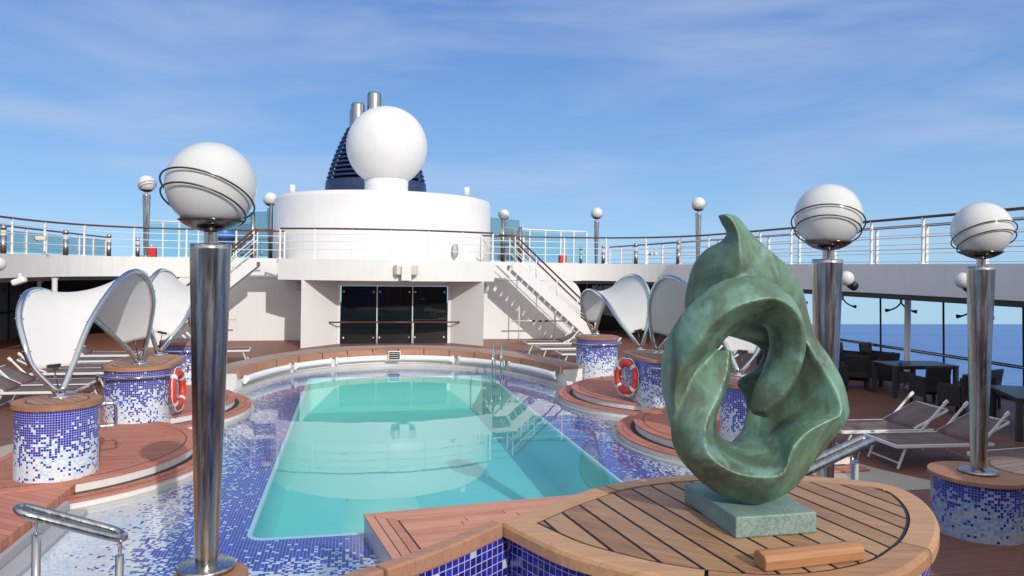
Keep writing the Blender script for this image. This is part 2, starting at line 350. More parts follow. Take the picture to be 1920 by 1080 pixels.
# ------------------------------------------------------------------ mesh helpers
class MB:
    def __init__(s): s.b = bmesh.new(); s.uv = None
    def uvl(s):
        if s.uv is None: s.uv = s.b.loops.layers.uv.new('UVMap')
        return s.uv
    def poly(s, pts):
        return s.b.faces.new([s.b.verts.new(p) for p in pts])
    def box(s, c, d, rz=0, bev=0, mat=None):
        r = bmesh.ops.create_cube(s.b, size=1.0); vs_ = r['verts']
        mm = Matrix.Translation(c) @ (mat if mat is not None else Matrix.Rotation(rz, 4, 'Z')) @ Matrix.Diagonal((*d, 1))
        bmesh.ops.transform(s.b, matrix=mm, verts=vs_)
        if bev > 0:
            ed = list({e for v in vs_ for e in v.link_edges})
            bmesh.ops.bevel(s.b, geom=ed, offset=bev, segments=2, profile=.5, affect='EDGES')
        return s
    def bar(s, p, q, w, h=None, bev=0):       # box-section bar
        p, q = Vector(p), Vector(q); d = q - p
        m = d.to_track_quat('X', 'Z').to_matrix().to_4x4()
        return s.box((p + q) / 2, (d.length, w, h or w), mat=m, bev=bev)
    def tube(s, pts, r, seg=8, closed=False, cap=True):
        pts = [Vector(p) for p in pts]; n = len(pts)
        rs = r if isinstance(r, (list, tuple)) else [r] * n
        rings = []; up = None
        for i in range(n):
            if closed: t = pts[(i + 1) % n] - pts[i - 1]
            else: t = pts[min(i + 1, n - 1)] - pts[max(i - 1, 0)]
            t.normalize()
            if up is None:
                up = t.orthogonal().normalized()
            else:
                up = (up - t * up.dot(t))
                up = up.normalized() if up.length > 1e-6 else t.orthogonal().normalized()
            sd = t.cross(up)
            rings.append([s.b.verts.new(pts[i] + (up * math.cos(2 * PI * j / seg) + sd * math.sin(2 * PI * j / seg)) * rs[i]) for j in range(seg)])
        if closed:                              # match the seam
            a, b_ = rings[-1], rings[0]
            best = min(range(seg), key=lambda kk: sum((a[j].co - b_[(j + kk) % seg].co).length for j in range(seg)))
        for i in range(n if closed else n - 1):
            A = rings[i]; B = rings[(i + 1) % n]; off = best if (closed and i == n - 1) else 0
            for j in range(seg):
                f = s.b.faces.new([A[j], A[(j + 1) % seg], B[(j + 1 + off) % seg], B[(j + off) % seg]]); f.smooth = True
        if cap and not closed:
            s.b.faces.new(rings[0][::-1]); s.b.faces.new(rings[-1])
        return s
    def lathe(s, prof, c=(0, 0, 0), seg=32, uv=False, flatlim=.02, a0=0, a1=2 * PI):
        """prof: (radius, z) list from bottom to top"""
        full = abs(a1 - a0 - 2 * PI) < 1e-6
        n = seg if full else seg + 1
        rings = []
        for (r, z) in prof:
            if r < 1e-6: rings.append([s.b.verts.new((c[0], c[1], c[2] + z))] * n)
            else: rings.append([s.b.verts.new((c[0] + r * math.cos(a0 + (a1 - a0) * j / seg), c[1] + r * math.sin(a0 + (a1 - a0) * j / seg), c[2] + z)) for j in range(n)])
        ul = s.uvl() if uv else None
        for i in range(len(prof) - 1):
            for j in range(seg):
                k = (j + 1) % n
                vv = [rings[i][j], rings[i][k], rings[i + 1][k], rings[i + 1][j]]
                q = []
                for v in vv:
                    if v not in q: q.append(v)
                if len(q) < 3: continue
                f = s.b.faces.new(q); f.smooth = True
                if uv:
                    r0 = max(prof[i][0], prof[i + 1][0])
                    us = [r0 * (a1 - a0) * jj / seg for jj in (j, j + 1, j + 1, j)]; zs = [prof[i][1], prof[i][1], prof[i + 1][1], prof[i + 1][1]]
                    for l, v in zip(f.loops, q):
                        ix = vv.index(v); l[ul].uv = (us[ix], zs[ix])
        return s
    def prism(s, poly, z0, z1, smooth=False, top=True, bottom=True, bev=0):
        n = len(poly)
        A = [s.b.verts.new((p[0], p[1], z0)) for p in poly]; B = [s.b.verts.new((p[0], p[1], z1)) for p in poly]
        fs = []
        for i in range(n):
            f = s.b.faces.new([A[i], A[(i + 1) % n], B[(i + 1) % n], B[i]]); f.smooth = smooth; fs.append(f)
        tf = None
        if top: tf = s.b.faces.new(B)
        if bottom: s.b.faces.new(A[::-1])
        if bev and tf: bmesh.ops.bevel(s.b, geom=list(tf.edges), offset=bev, segments=3, profile=.5, affect='EDGES')
        return s
    def wall(s, path, z0, z1, closed=False, uv=True, smooth=True, flip=False):
        """vertical sheet along a plan path with UV in metres"""
        ul = s.uvl() if uv else None; n = len(path); u = 0
        A = [s.b.verts.new((p[0], p[1], z0)) for p in path]; B = [s.b.verts.new((p[0], p[1], z1)) for p in path]
        for i in range(n if closed else n - 1):
            k = (i + 1) % n; L = math.hypot(path[k][0] - path[i][0], path[k][1] - path[i][1])
            f = s.b.faces.new([A[i], A[k], B[k], B[i]]); f.smooth = smooth
            if uv:
                for l, q in zip(f.loops, [(u, z0), (u + L, z0), (u + L, z1), (u, z1)]): l[ul].uv = (q[0], q[1])
            u += L
        return s
    def slab(s, outer, inner, z0, z1):          # band between two matching open/closed paths
        n = len(outer)
        for (a, b_, za, zb) in ((outer, outer, z0, z1), (outer, inner, z1, z1), (inner, inner, z1, z0), (inner, outer, z0, z0)):
            for i in range(n - 1):
                s.poly([(*a[i], za), (*a[i + 1], za), (*b_[i + 1], zb), (*b_[i], zb)])
        for i in (0, n - 1):
            s.poly([(*outer[i], z0), (*outer[i], z1), (*inner[i], z1), (*inner[i], z0)])
        return s
    def build(s, name, mat, parent=None, world=False, smooth=None, weld=True):
        if weld: bmesh.ops.remove_doubles(s.b, verts=s.b.verts, dist=1e-5)
        bmesh.ops.recalc_face_normals(s.b, faces=s.b.faces)
        zs = [v.co.z for v in s.b.verts]
        if max(zs) - min(zs) < 1e-4:
            for f in s.b.faces:
                if f.normal.z < 0: f.normal_flip()
        me = bpy.data.meshes.new(name); s.b.to_mesh(me); s.b.free()
        if smooth is not None:
            for p in me.polygons: p.use_smooth = smooth
        me.materials.append(mat)
        o = bpy.data.objects.new(name, me); COL.objects.link(o)
        if parent is not None:
            o.parent = parent
            if world: me.transform(Matrix.Translation(-parent_loc(parent)))
        return o
def parent_loc(p):
    v = Vector(p.location)
    while p.parent: p = p.parent; v += Vector(p.location)
    return v
def tag(o, label, cat, group=None):
    o['label'] = label; o['category'] = cat
    if group: o['group'] = group
    return o
def thing(name, label, cat, loc=(0, 0, 0), rz=0, group=None):
    o = bpy.data.objects.new(name, None); COL.objects.link(o); o.location = loc; o.rotation_euler = (0, 0, rz)
    o.empty_display_size = .2
    return tag(o, label, cat, group)
def struct(o, kind='structure'): o['kind'] = kind; return o
def dup(root, loc=None, rz=None, label=None, scale=None):
    def cp(o, par):
        c = o.copy(); COL.objects.link(c)
        if par is not None: c.parent = par
        for ch in o.children: cp(ch, c)
        return c
    r = cp(root, None)
    if loc is not None: r.location = loc
    if rz is not None: r.rotation_euler = (0, 0, rz)
    if scale is not None: r.scale = scale
    if label: r['label'] = label
    return r
def cat(pts, n=6, closed=False):                # Catmull-Rom
    P = [Vector(p) for p in pts]; out_ = []; m = len(P)
    rng = range(m if closed else m - 1)
    for i in rng:
        if closed: a, b_, c, d = P[i - 1], P[i], P[(i + 1) % m], P[(i + 2) % m]
        else: a, b_, c, d = P[max(i - 1, 0)], P[i], P[i + 1], P[min(i + 2, m - 1)]
        for j in range(n):
            t = j / n
            out_.append(.5 * ((2 * b_) + (-a + c) * t + (2 * a - 5 * b_ + 4 * c - d) * t * t + (-a + 3 * b_ - 3 * c + d) * t ** 3))
    if not closed: out_.append(P[-1].copy())
    return out_
def circ(c, r, n=48, a0=0, a1=2 * PI, ry=None):
    full = abs(a1 - a0 - 2 * PI) < 1e-6
    return [(c[0] + r * math.cos(a0 + (a1 - a0) * i / (n if full else n - 1)), c[1] + (ry or r) * math.sin(a0 + (a1 - a0) * i / (n if full else n - 1))) for i in range(n)]

# ================================================================== SEA
sea = MB(); S = 60000
q = Vector((0, 0, 1)).rotation_difference(SEA_N)
c0 = Vector((CAMX, 0, EYE)) - SEA_N * 30
ring0 = [c0 + q @ Vector((rr * math.cos(a * PI / 24), rr * math.sin(a * PI / 24), 0)) for rr in (.0,) for a in range(48)]
prev = None
for rr in (50, 300, 1500, 8000, S):
    vs_ = [sea.b.verts.new(c0 + q @ Vector((rr * math.cos(a * PI / 24), rr * math.sin(a * PI / 24), 0))) for a in range(48)]
    if prev is None: sea.b.faces.new(vs_)
    else:
        for a in range(48): sea.b.faces.new([prev[a], prev[(a + 1) % 48], vs_[(a + 1) % 48], vs_[a]])
    prev = vs_
struct(sea.build('sea', M['sea']))

# ================================================================== MAIN DECK, BASIN, POOL
WZ = -.09                                         # water level
PX0, PX1, PY0, PY1 = -2.36, 2.44, 8.6, 20.5       # pool
def rim_el(da, db, a0=0, a1=PI, n=61):
    return [(( 4.0 + da) * math.cos(a0 + (a1 - a0) * i / (n - 1)), 17.0 + (5.6 + db) * math.sin(a0 + (a1 - a0) * i / (n - 1))) for i in range(n)]
hole = [(-5.2, 2.5), (3.0, 2.5), (3.3, 8.2), (4.3, 9.4), (5.2, 10.2), (5.2, 16.9)] + [p for p in rim_el(.45, 1.0)] + [(-5.2, 16.9)]
outer = [(-15.2, -16), (13.75, -16), (13.75, 60), (-15.2, 60)]
def sheet_with_hole(o_, h_, z, name, mat):
    m = MB(); es = []
    for lp in (o_, h_):
        vv = [m.b.verts.new((p[0], p[1], z)) for p in lp]
        es += [m.b.edges.new((vv[i], vv[(i + 1) % len(vv)])) for i in range(len(vv))]
    bmesh.ops.triangle_fill(m.b, edges=es, use_beauty=True)
    return m.build(name, mat)
struct(sheet_with_hole(outer, hole, 0, 'main_deck', M['deck']))
def rrect(x0, x1, y0, y1, r, n=6):
    p = []
    for (cx, cy, a) in ((x1 - r, y1 - r, 0), (x0 + r, y1 - r, PI / 2), (x0 + r, y0 + r, PI), (x1 - r, y0 + r, 1.5 * PI)):
        p += [(cx + r * math.cos(a + PI / 2 * i / n), cy + r * math.sin(a + PI / 2 * i / n)) for i in range(n + 1)]
    return p
poolp = rrect(PX0, PX1, PY0, PY1, .16)
lipp = rrect(PX0 - .05, PX1 + .05, PY0 - .05, PY1 + .05, .2)
basin_outer = [(-6.2, 1.5), (6.2, 1.5), (6.2, 23.6), (-6.2, 23.6)]
struct(sheet_with_hole(basin_outer, lipp, -.125, 'pool_floor_mosaic', M['mos_floor']))
lip = MB(); n = len(poolp)
for i in range(n):
    k = (i + 1) % n
    lip.poly([(*lipp[i], -.125), (*lipp[k], -.125), (*lipp[k], -.118), (*lipp[i], -.118)])
    lip.poly([(*lipp[i], -.118), (*lipp[k], -.118), (*poolp[k], -.118), (*poolp[i], -.118)])
    lip.poly([(*poolp[i], -.118), (*poolp[k], -.118), (*poolp[k], -.17), (*poolp[i], -.17)])
struct(lip.build('pool_edge', M['turq_lip']))
tank = MB(); tank.wall(poolp, -1.05, -.17, closed=True, uv=False); tank.poly([(*p, -1.05) for p in poolp])
struct(tank.build('pool_tank', M['turq']))
wt = MB(); wt.poly([(*p, WZ) for p in ((-5.9, 1.8), (5.9, 1.8), (5.9, 16.9))] + [(p[0], p[1], WZ) for p in rim_el(.25, .35)] + [(-5.9, 16.9, WZ)])
struct(wt.build('pool_water', M['water']))
gr = MB()
for s_ in (-1, 1):                                # small drains in the tank wall
    pass
gr.b.free()
# beige walkway round the steps
for s_ in (-1, 1):
    pth = []
    for (cy, y0, y1) in ((8.0, 8.6 if s_ > 0 else 5.0, 9.9), (12.0, 9.9, 14.0), (15.9, 14.0, 18.6)):
        for i in range(12):
            y = y0 + (y1 - y0) * i / 11
            pth.append((s_ * (5.6 + .95 + .35 * math.cos((y - cy) * PI / 2.2)), y))
    inn = [(s_ * 5.15, p[1]) for p in pth]
    m = MB()
    for i in range(len(pth) - 1):
        if abs(pth[i][1] - pth[i + 1][1]) < 1e-6: continue
        m.poly([(*pth[i], .005), (*pth[i + 1], .005), (*inn[i + 1], .005), (*inn[i], .005)])
    struct(m.build('walkway', M['beige']))

# ---- far rim bench: teak top, white inner face, bumper tubes
rim = thing('pool_rim_bench', 'curved teak topped rim closing the far end of the pool', 'bench', (0, 22.8, 0))
A0, A1 = R(12), R(166)
i0 = rim_el(.03, -.0, A0, A1); o0 = rim_el(.62, 1.15, A0, A1); i1 = rim_el(-.03, -.05, A0, A1)
m = MB(); m.slab(o0, i0, -.14, .32); m.build('rim_wall', M['white'], rim, True)
m = MB(); m.slab(rim_el(.66, 1.2, A0, A1), rim_el(.22, .32, A0, A1), .32, .40); m.build('rim_top', M['teak_grey'], rim, True)
for k in range(14):                                # teak nosing boards with joints
    a, b_ = A0 + (A1 - A0) * k / 14 + .004, A0 + (A1 - A0) * (k + 1) / 14 - .004
    m = MB(); m.slab(rim_el(.215, .315, a, b_, 8), rim_el(-.05, -.08, a, b_, 8), .24, .402); m.build('nosing_board', M['teak_cap'], rim, True)
m = MB(); m.slab(rim_el(.03, 0, R(6), R(174)), rim_el(-.12, -.16, R(6), R(174)), -.14, -.02); m.build('rim_ledge', M['grime'], rim, True)
tubes = 'white padded tubes round the far rim of the pool'
names = ['nearest the left steps', 'second from the left, by a bracket', 'left of the black sign', 'right of the black sign', 'second from the right, behind the pool ladder', 'nearest the right mosaic pillar']
edges_ = [164, 136, 117, 92.5, 64, 41, 14]
for k in range(6):
    a, b_ = R(edges_[k] - 1.3), R(edges_[k + 1] + 1.3)
    t = thing('bumper_tube', 'white padded tube under the teak rim, ' + names[k], 'padded tube', (*rim_el(-.07, -.1, a, b_, 3)[1], .12), 0, tubes)
    p = [(x, y, .15) for x, y in rim_el(-.06, -.08, a, b_, 18)]
    m = MB(); m.tube(p, .085, 10); m.build('padding', M['white2'], t, True)
    for e in (p[0], p[-1]):
        m = MB(); m.box((e[0], e[1], .15), (.07, .07, .2), bev=.01); m.build('bracket', M['alu'], t, True)
# pool sign
sp = G(739, 672, .14); sp = Vector((-.05, 22.35, .14))
sg = thing('pool_notice_sign', 'small black notice with white lines in a white frame on the far rim', 'sign', (sp.x, 22.38, .02))
m = MB(); m.box((0, 0, .21), (.36, .03, .27), bev=.006); m.build('sign_frame', M['white2'], sg)
m = MB(); m.box((0, -.017, .21), (.31, .008, .22)); m.build('sign_face', M['black'], sg)
m = MB()
for r_ in range(3):
    x = -.13
    while x < .12:
        w = random.uniform(.025, .07); m.box((x + w / 2, -.0225, .275 - r_ * .06), (w, .003, .014)); x += w + .014
m.build('sign_lines', M['white2'], sg)
# pool ladder: two bent rails going into the water
ldr = thing('pool_ladder', 'chrome ladder with two hooped handrails standing in the far right of the pool', 'pool ladder', (2.62, 19.8, 0))
for (xx, yy) in ((2.36, 19.35), (2.66, 19.72)):
    pts = [(xx + .14, yy + .42, -.12), (xx + .12, yy + .40, .35), (xx + .10, yy + .36, .66), (xx + .05, yy + .22, .80), (xx, yy + .02, .68), (xx - .05, yy - .14, .45), (xx - .05, yy - .15, -.2), (xx - .05, yy - .15, -.95)]
    m = MB(); m.tube(cat(pts, 5), .021, 8); m.build('handrail', M['chrome'], ldr, True)
for z in (-.25, -.5, -.75):
    m = MB(); m.tube([(2.31, 19.2, z), (2.61, 19.57, z)], .02, 8); m.build('rung', M['chrome'], ldr, True)

# ================================================================== STEPS, PILLARS
def arc_lobe(sx, cy, r, n=64):
    return [(sx * 5.78 + r * math.cos(2 * PI * i / n), cy + r * math.sin(2 * PI * i / n)) for i in range(n)]
def clipx(poly, sx, xmax):
    out_ = []
    for i in range(len(poly)):
        a, b_ = poly[i], poly[(i + 1) % len(poly)]
        ia, ib = sx * a[0] <= xmax, sx * b_[0] <= xmax
        if ia: out_.append(a)
        if ia != ib:
            t = (sx * xmax - a[0]) / (b_[0] - a[0]); out_.append((sx * xmax, a[1] + t * (b_[1] - a[1])))
    return out_
def step_island(sx, cy, label):
    t = thing('pool_step', label, 'pool steps', (sx * 4.6, cy, -.12), 0, 'rounded teak steps beside the pool')
    jz = .0 if cy < 13 else .0017
    lo = clipx(arc_lobe(sx, cy, 2.5), sx, 6.1); cv = clipx(arc_lobe(sx, cy, 2.56), sx, 6.1)
    m = MB(); m.prism(clipx(arc_lobe(sx, cy, 2.46), sx, 6.05), -.14, .011 + jz); m.build('riser', M['riser'], t, True)
    m = MB(); m.prism(cv, -.14, -.075 + jz, bev=.02); m.build('coving', M['grime'], t, True)
    m = MB(); m.prism(lo, .011 + jz, .034 + jz, bev=.006); m.build('lower_tread', M['teak_redy'], t, True)
    m = MB(); m.prism(clipx(arc_lobe(sx, cy, 2.40), sx, 5.9), .034 + jz, .0355 + jz); m.prism(clipx(arc_lobe(sx, cy, 2.26), sx, 5.9), .0355 + jz, .0375 + jz)
    m.build('tread_seam', M['caulk'], t, True)
    m = MB(); m.prism(clipx(arc_lobe(sx, cy, 2.392), sx, 5.9), .030 + jz, .0371 + jz); m.build('lower_planking', M['teak_red'], t, True)
    m = MB(); m.prism(clipx(arc_lobe(sx, cy, 2.17), sx, 6.0), .03 + jz, .150 + jz); m.build('upper_riser', M['riser'], t, True)
    up = clipx(arc_lobe(sx, cy, 2.2), sx, 6.02)
    m = MB(); m.prism(up, .150 + jz, .172 + jz, bev=.006); m.build('upper_tread', M['teak_redy'], t, True)
    m = MB(); m.prism(clipx(arc_lobe(sx, cy, 2.04), sx, 5.9), .165 + jz, .1735 + jz); m.build('seam', M['caulk'], t, True)
    m = MB(); m.prism(clipx(arc_lobe(sx, cy, 2.025), sx, 5.89), .16 + jz, .1752 + jz); m.build('upper_planking', M['teak_red'], t, True)
    return t
step_island(-1, 12.0, 'two tier teak step beside the nearest mosaic pillar on the left, right of it')
step_island(-1, 15.9, 'two tier teak step on the far left, partly behind the big steel lamp post')
step_island(1, 15.9, 'two tier teak step on the far right below the small round mosaic pillar')
step_island(1, 12.0, 'two tier teak step on the right, half hidden by the green sculpture')
# lower left landing with a gutter
w0, w1 = G(132, 911, .15), G(0, 1010, .15)
ln = thing('teak_landing', 'flat teak landing board at the bottom left below the nearest pillar', 'landing', (-5.2, 9, 0))
px_ = -4.62
m = MB(); m.prism([(px_, 10.2), (-8.2, 10.2), (-8.2, 5.0), (px_ - .02, 5.0)], .0, .15, bev=.008); m.build('planking', teak('teak_landing_planks', (.58, .25, .175), (.41, .15, .10), .105, 'x', .035, coord='pos', ang=.62), ln, True)
m = MB(); m.box((px_ + .03, 7.4, -.02), (.06, 4.8, .12)); m.box((px_ + .16, 7.4, -.09), (.2, 4.8, .07), bev=.02); m.build('gutter', M['grey'], ln, True)

def stadium(c, r, half, n=24, rz=PI / 2):
    p = []
    for i in range(n + 1): a = -PI / 2 + PI * i / n; p.append((half + r * math.cos(a), r * math.sin(a)))
    for i in range(n + 1): a = PI / 2 + PI * i / n; p.append((-half + r * math.cos(a), r * math.sin(a)))
    return [(c[0] + x * math.cos(rz) - y * math.sin(rz), c[1] + x * math.sin(rz) + y * math.cos(rz)) for x, y in p]
def pillar(x, y, label, half=0.0, r=.545, top=1.12, rail=None, z0=-.13, hand=None):
    t = thing('mosaic_pillar', label, 'pillar', (x, y, z0), 0, 'blue and white mosaic pillars round the pool')
    H = top - z0
    b_ = stadium((0, 0), r, half) if half else circ((0, 0), r, 48)
    m = MB(); m.wall(b_, 0, H - .06, closed=True); m.build('mosaic_body', M['mos_wall'], t)
    tp = stadium((0, 0), r + .035, half) if half else circ((0, 0), r + .035, 48)
    m = MB(); m.prism(tp, H - .065, H - .004, bev=.016); m.build('teak_top_rim', M['teak_rim'], t)
    s2 = stadium((0, 0), r - .115, half) if half else circ((0, 0), r - .115, 48)
    s1 = stadium((0, 0), r - .13, half) if half else circ((0, 0), r - .13, 48)
    m = MB(); m.prism(s2, H - .02, H - .0025); m.build('top_seam', M['caulk'], t)
    m = MB(); m.prism(s1, H - .02, H); m.build('top_planking', M['teak_top'], t)
    if rail:
        a0, a1, zr = rail
        rr = r + .10
        def pt(a):
            cx = half if math.sin(a) > 0 else -half
            return (rr * math.cos(a), rr * math.sin(a) + (cx if half else 0), zr - z0)
        pts = [pt(a0 + (a1 - a0) * i / 24) for i in range(25)]
        p0, p1 = Vector(pts[0]), Vector(pts[-1])
        pts = [(p0.x, p0.y, p0.z - .13)] + pts + [(p1.x, p1.y, p1.z - .13)]
        m = MB(); m.tube(pts, .02, 8)
        for i in (3, 9, 16, 22):
            q_ = Vector(pts[i]); m.tube([q_, (q_.x * (r - .02) / rr if not half else q_.x * .83, q_.y * .97, q_.z - .05)], .011, 6)
        m.build('grab_rail', M['chrome'], t)
    if hand:                                       # hoop handle on the side
        hx, hy, hz, rz = hand
        mm = Matrix.Translation((hx, hy, hz - z0)) @ Matrix.Rotation(rz, 4, 'Z')
        m = MB(); m.tube([mm @ Vector(p) for p in cat([(-.12, 0, .15), (.03, 0, .15), (.075, 0, .12), (.085, 0, 0), (.08, 0, -.13), (.02, 0, -.15), (-.12, 0, -.15)], 4)], .022, 8); m.build('hoop_handle', M['chrome'], t)
    return t
pillar(-4.99, 10.62, 'round mosaic pillar nearest the camera on the left, with a sail foot on its teak top', r=.475, hand=(.53, .26, .86, .25))
pillar(-4.95, 14.6, 'wide mosaic pillar on the left with a steel grab rail and an orange lifebuoy', .45, .53, rail=(R(190), R(372), .96), hand=None)
pillar(-5.0, 18.35, 'mosaic pillar on the left, half hidden behind the big steel lamp post', rail=(R(180), R(350), .93), hand=(.60, .1, .80, 0))
pillar(5.02, 18.75, 'small round mosaic pillar on the far right above the rounded teak steps', rail=(R(170), R(372), .95))
pillar(4.95, 14.6, 'wide mosaic pillar on the right with a red lifebuoy, beside the sculpture', .45, .53, rail=(R(215), R(350), .96))
pillar(5.05, 10.9, 'mosaic pillar seen through the hole in the green sculpture')
cl = thing('mooring_cleat', 'shiny steel fitting on the deck left of the right lifebuoy pillar', 'deck fitting', (5.1, 16.9, 0))
m = MB(); m.lathe([(.0, 0), (.22, 0), (.22, .03), (.1, .06), (.05, .08), (.05, .3), (0, .3)], seg=16); m.tube([(-.2, 0, .3), (.2, 0, .3)], .05, 8); m.tube(cat([(-.2, 0, .3), (-.24, 0, .5), (0, 0, .62), (.2, 0, .5), (.2, 0, .3)], 4), .03, 8); m.build('casting', M['chrome'], cl)

# lifebuoys
def lifebuoy(loc, nrm, label):
    t = thing('lifebuoy', label, 'lifebuoy', loc, 0, 'lifebuoys hung on the mosaic pillars')
    qn = Vector((0, -1, 0)).rotation_difference(Vector(nrm).normalized()).to_matrix().to_4x4()
    Rm, rm = .285, .075
    def P(a, b_, k=1.0): return qn @ Vector(((Rm + rm * k * math.cos(b_)) * math.cos(a), rm * k * math.sin(b_) * .8, (Rm + rm * k * math.cos(b_)) * math.sin(a)))
    def tor(a0, a1, n, k):
        m = MB(); seg = 14
        rings = [[m.b.verts.new(P(a0 + (a1 - a0) * i / n, 2 * PI * j / seg, k)) for j in range(seg)] for i in range(n + 1)]
        for i in range(n):
            for j in range(seg): m.b.faces.new([rings[i][j], rings[i][(j + 1) % seg], rings[i + 1][(j + 1) % seg], rings[i + 1][j]]).smooth = True
        return m
    tor(0, 2 * PI, 48, 1).build('ring', M['red'], t)
    for a in (45, 135, 225, 315):
        tor(R(a - 6.5), R(a + 6.5), 4, 1.05).build('band', M['alu'], t)
    m = MB(); pts = []
    for i in range(65):
        a = 2 * PI * i / 64; d = abs(((math.degrees(a) - 45) % 90) - 45) / 45.
        rr = Rm + rm + .012 + .03 * math.sin(PI * (1 - d)) ; pts.append(qn @ Vector((rr * math.cos(a), -.02, rr * math.sin(a))))
    m.tube(pts, .009, 6); m.build('rope', M['white2'], t)
    return t
lifebuoy((-4.29, 14.12, .67), (1, -.08, 0.05), 'bright orange lifebuoy with white bands on the left mosaic pillar')
lifebuoy((4.28, 14.62, .66), (-.97, -.36, 0.05), 'red lifebuoy with grey bands on the right mosaic pillar')

# ================================================================== SAILS
arch1 = [(-5.01, 10.8, 1.17), (-4.96, 11.1, 1.55), (-4.92, 11.6, 2.06), (-4.83, 12.4, 2.56), (-4.74, 13.0, 2.75), (-4.67, 13.5, 2.65), (-4.66, 13.9, 2.27), (-4.74, 14.1, 1.87), (-4.85, 14.2, 1.40), (-4.93, 14.17, 1.17)]
arch2 = [(-5.05, 10.79, 1.17), (-5.33, 10.75, 1.51), (-5.46, 10.8, 1.85), (-5.6, 11.0, 2.15), (-5.66, 11.25, 2.36), (-5.70, 11.6, 2.47), (-5.70, 12.1, 2.46), (-5.62, 12.7, 2.30), (-5.42, 13.4, 1.95), (-5.16, 13.95, 1.5), (-4.97, 14.17, 1.17)]
def resample(p, n):
    L = [0]
    for i in range(1, len(p)): L.append(L[-1] + (p[i] - p[i - 1]).length)
    res = []
    for k in range(n):
        s_ = L[-1] * k / (n - 1); i = 0
        while i < len(p) - 2 and L[i + 1] < s_: i += 1
        t = (s_ - L[i]) / max(1e-9, L[i + 1] - L[i]); res.append(p[i].lerp(p[i + 1], min(1, t)))
    return res
def atY(px, py, Y):
    u, v = un(px, py); return D(px, py, Y / (cY - sY * u / F_PX))
f1 = [atY(*p) for p in [(1200, 652, 15.5), (1180, 625, 15.6), (1160, 600, 15.9), (1135, 563, 16.6), (1117, 548, 17.4), (1103, 544, 17.9), (1093, 552, 18.3), (1090, 566, 18.5), (1097, 592, 18.65), (1107, 615, 18.75), (1113, 625, 18.78)]]
f2 = [atY(*p) for p in [(1203, 652, 15.5), (1212, 622, 15.45), (1218, 590, 15.5), (1219, 560, 15.6), (1212, 536, 15.8), (1199, 521, 16.1), (1185, 517, 16.5), (1165, 524, 17.1), (1148, 543, 17.7), (1134, 570, 18.2), (1122, 602, 18.5), (1115, 625, 18.78)]]
for q_ in (f1, f2): q_[0].z = q_[-1].z = 1.16
def sail(mirror, dy, label, dx=0.0, sc=1.0, k1=1.0, k2=1.0, rails=None):
    sx = 1 if not mirror else -1
    def tf(p): return Vector((sx * (-4.9 + (p.x + 4.9)) + dx, 10.8 + (p.y - 10.8) * sc + dy, p.z))
    a1 = [tf(Vector((p.x, p.y, 1.17 + (p.z - 1.17) * k1))) for p in resample(cat(arch1, 10), 61)]; a2 = [tf(Vector((p.x, p.y, 1.17 + (p.z - 1.17) * k2))) for p in resample(cat(arch2, 10), 61)]
    if rails:
        a1, a2 = [[Vector((p.x * rails, p.y, p.z)) for p in resample(cat(q_, 10), 61)] for q_ in (f1, f2)]
    t = thing('shade_sail', label, 'shade sail', (a1[0] + a1[-1]) / 2 * 1.0, 0, 'white sail canopies spanning the mosaic pillars')
    t.location.z = 1.12
    m = MB(); n0, n1, NV = 5, 55, 16
    rows = []
    for i in range(n0, n1 + 1):
        e = max(0, min(1, (i - n0) / 3.)); p, q_ = a1[i], a2[i]
        row = []
        for j in range(NV + 1):
            v = j / NV; s_ = p.lerp(q_, .03 + .94 * v)
            s_.z -= .10 * 4 * v * (1 - v) * math.sin(PI * (i - n0) / (n1 - n0))
            row.append(m.b.verts.new(s_))
        rows.append(row)
    for i in range(len(rows) - 1):
        for j in range(NV): m.b.faces.new([rows[i][j], rows[i][j + 1], rows[i + 1][j + 1], rows[i + 1][j]]).smooth = True
    o = m.build('canopy', M['fabric'], t, True)
    sm = o.modifiers.new('solid', 'SOLIDIFY'); sm.thickness = .006
    for a in (a1, a2):
        m = MB(); m.tube(a, .042, 10); m.build('frame_tube', M['chrome'], t, True)
    for p in (a1[0], a1[-1]):
        m = MB(); m.lathe([(0, 0), (.15, 0), (.15, .014), (.07, .022), (.06, .05), (0, .06)], (p.x, p.y, 1.121), 20); m.build('foot_plate', M['chrome'], t, True)
    for a in (a1, a2):
        for i in range(8, 56, 6):
            o_ = a2 if a is a1 else a1
            dv = (a[i] - o_[i]).normalized(); m = MB(); m.tube([a[i] - dv * .06, a[i] + dv * .055], .009, 6); m.build('lacing_bolt', M['chrome'], t, True)
    for (i, s_) in ((5, 0), (55, 60)):
        c = (a1[i] + a2[i]) / 2; f_ = (a1[s_] + a2[s_]) / 2
        m = MB(); dv = (a2[i] - a1[i]).normalized()
        m.bar(c - dv * .085 + Vector((0, 0, .02)), c + dv * .085 + Vector((0, 0, .02)), .02, .045, .006)
        m.tube([c, f_.lerp(c, .25)], .009, 6); m.build('turnbuckle', M['bronzewire'], t, True)
    return t
sail(False, 0, 'white sail canopy nearest the camera on the left, rising from the round pillar')
sail(False, 4.05, 'white sail canopy on the left behind the first one and the big lamp post', rails=-1)
sail(True, 4.7, 'white sail canopy on the right between the far pillar and the lifebuoy pillar', rails=1)
sail(True, .75, 'white sail canopy on the right behind the green sculpture, open side showing', .1, .98)

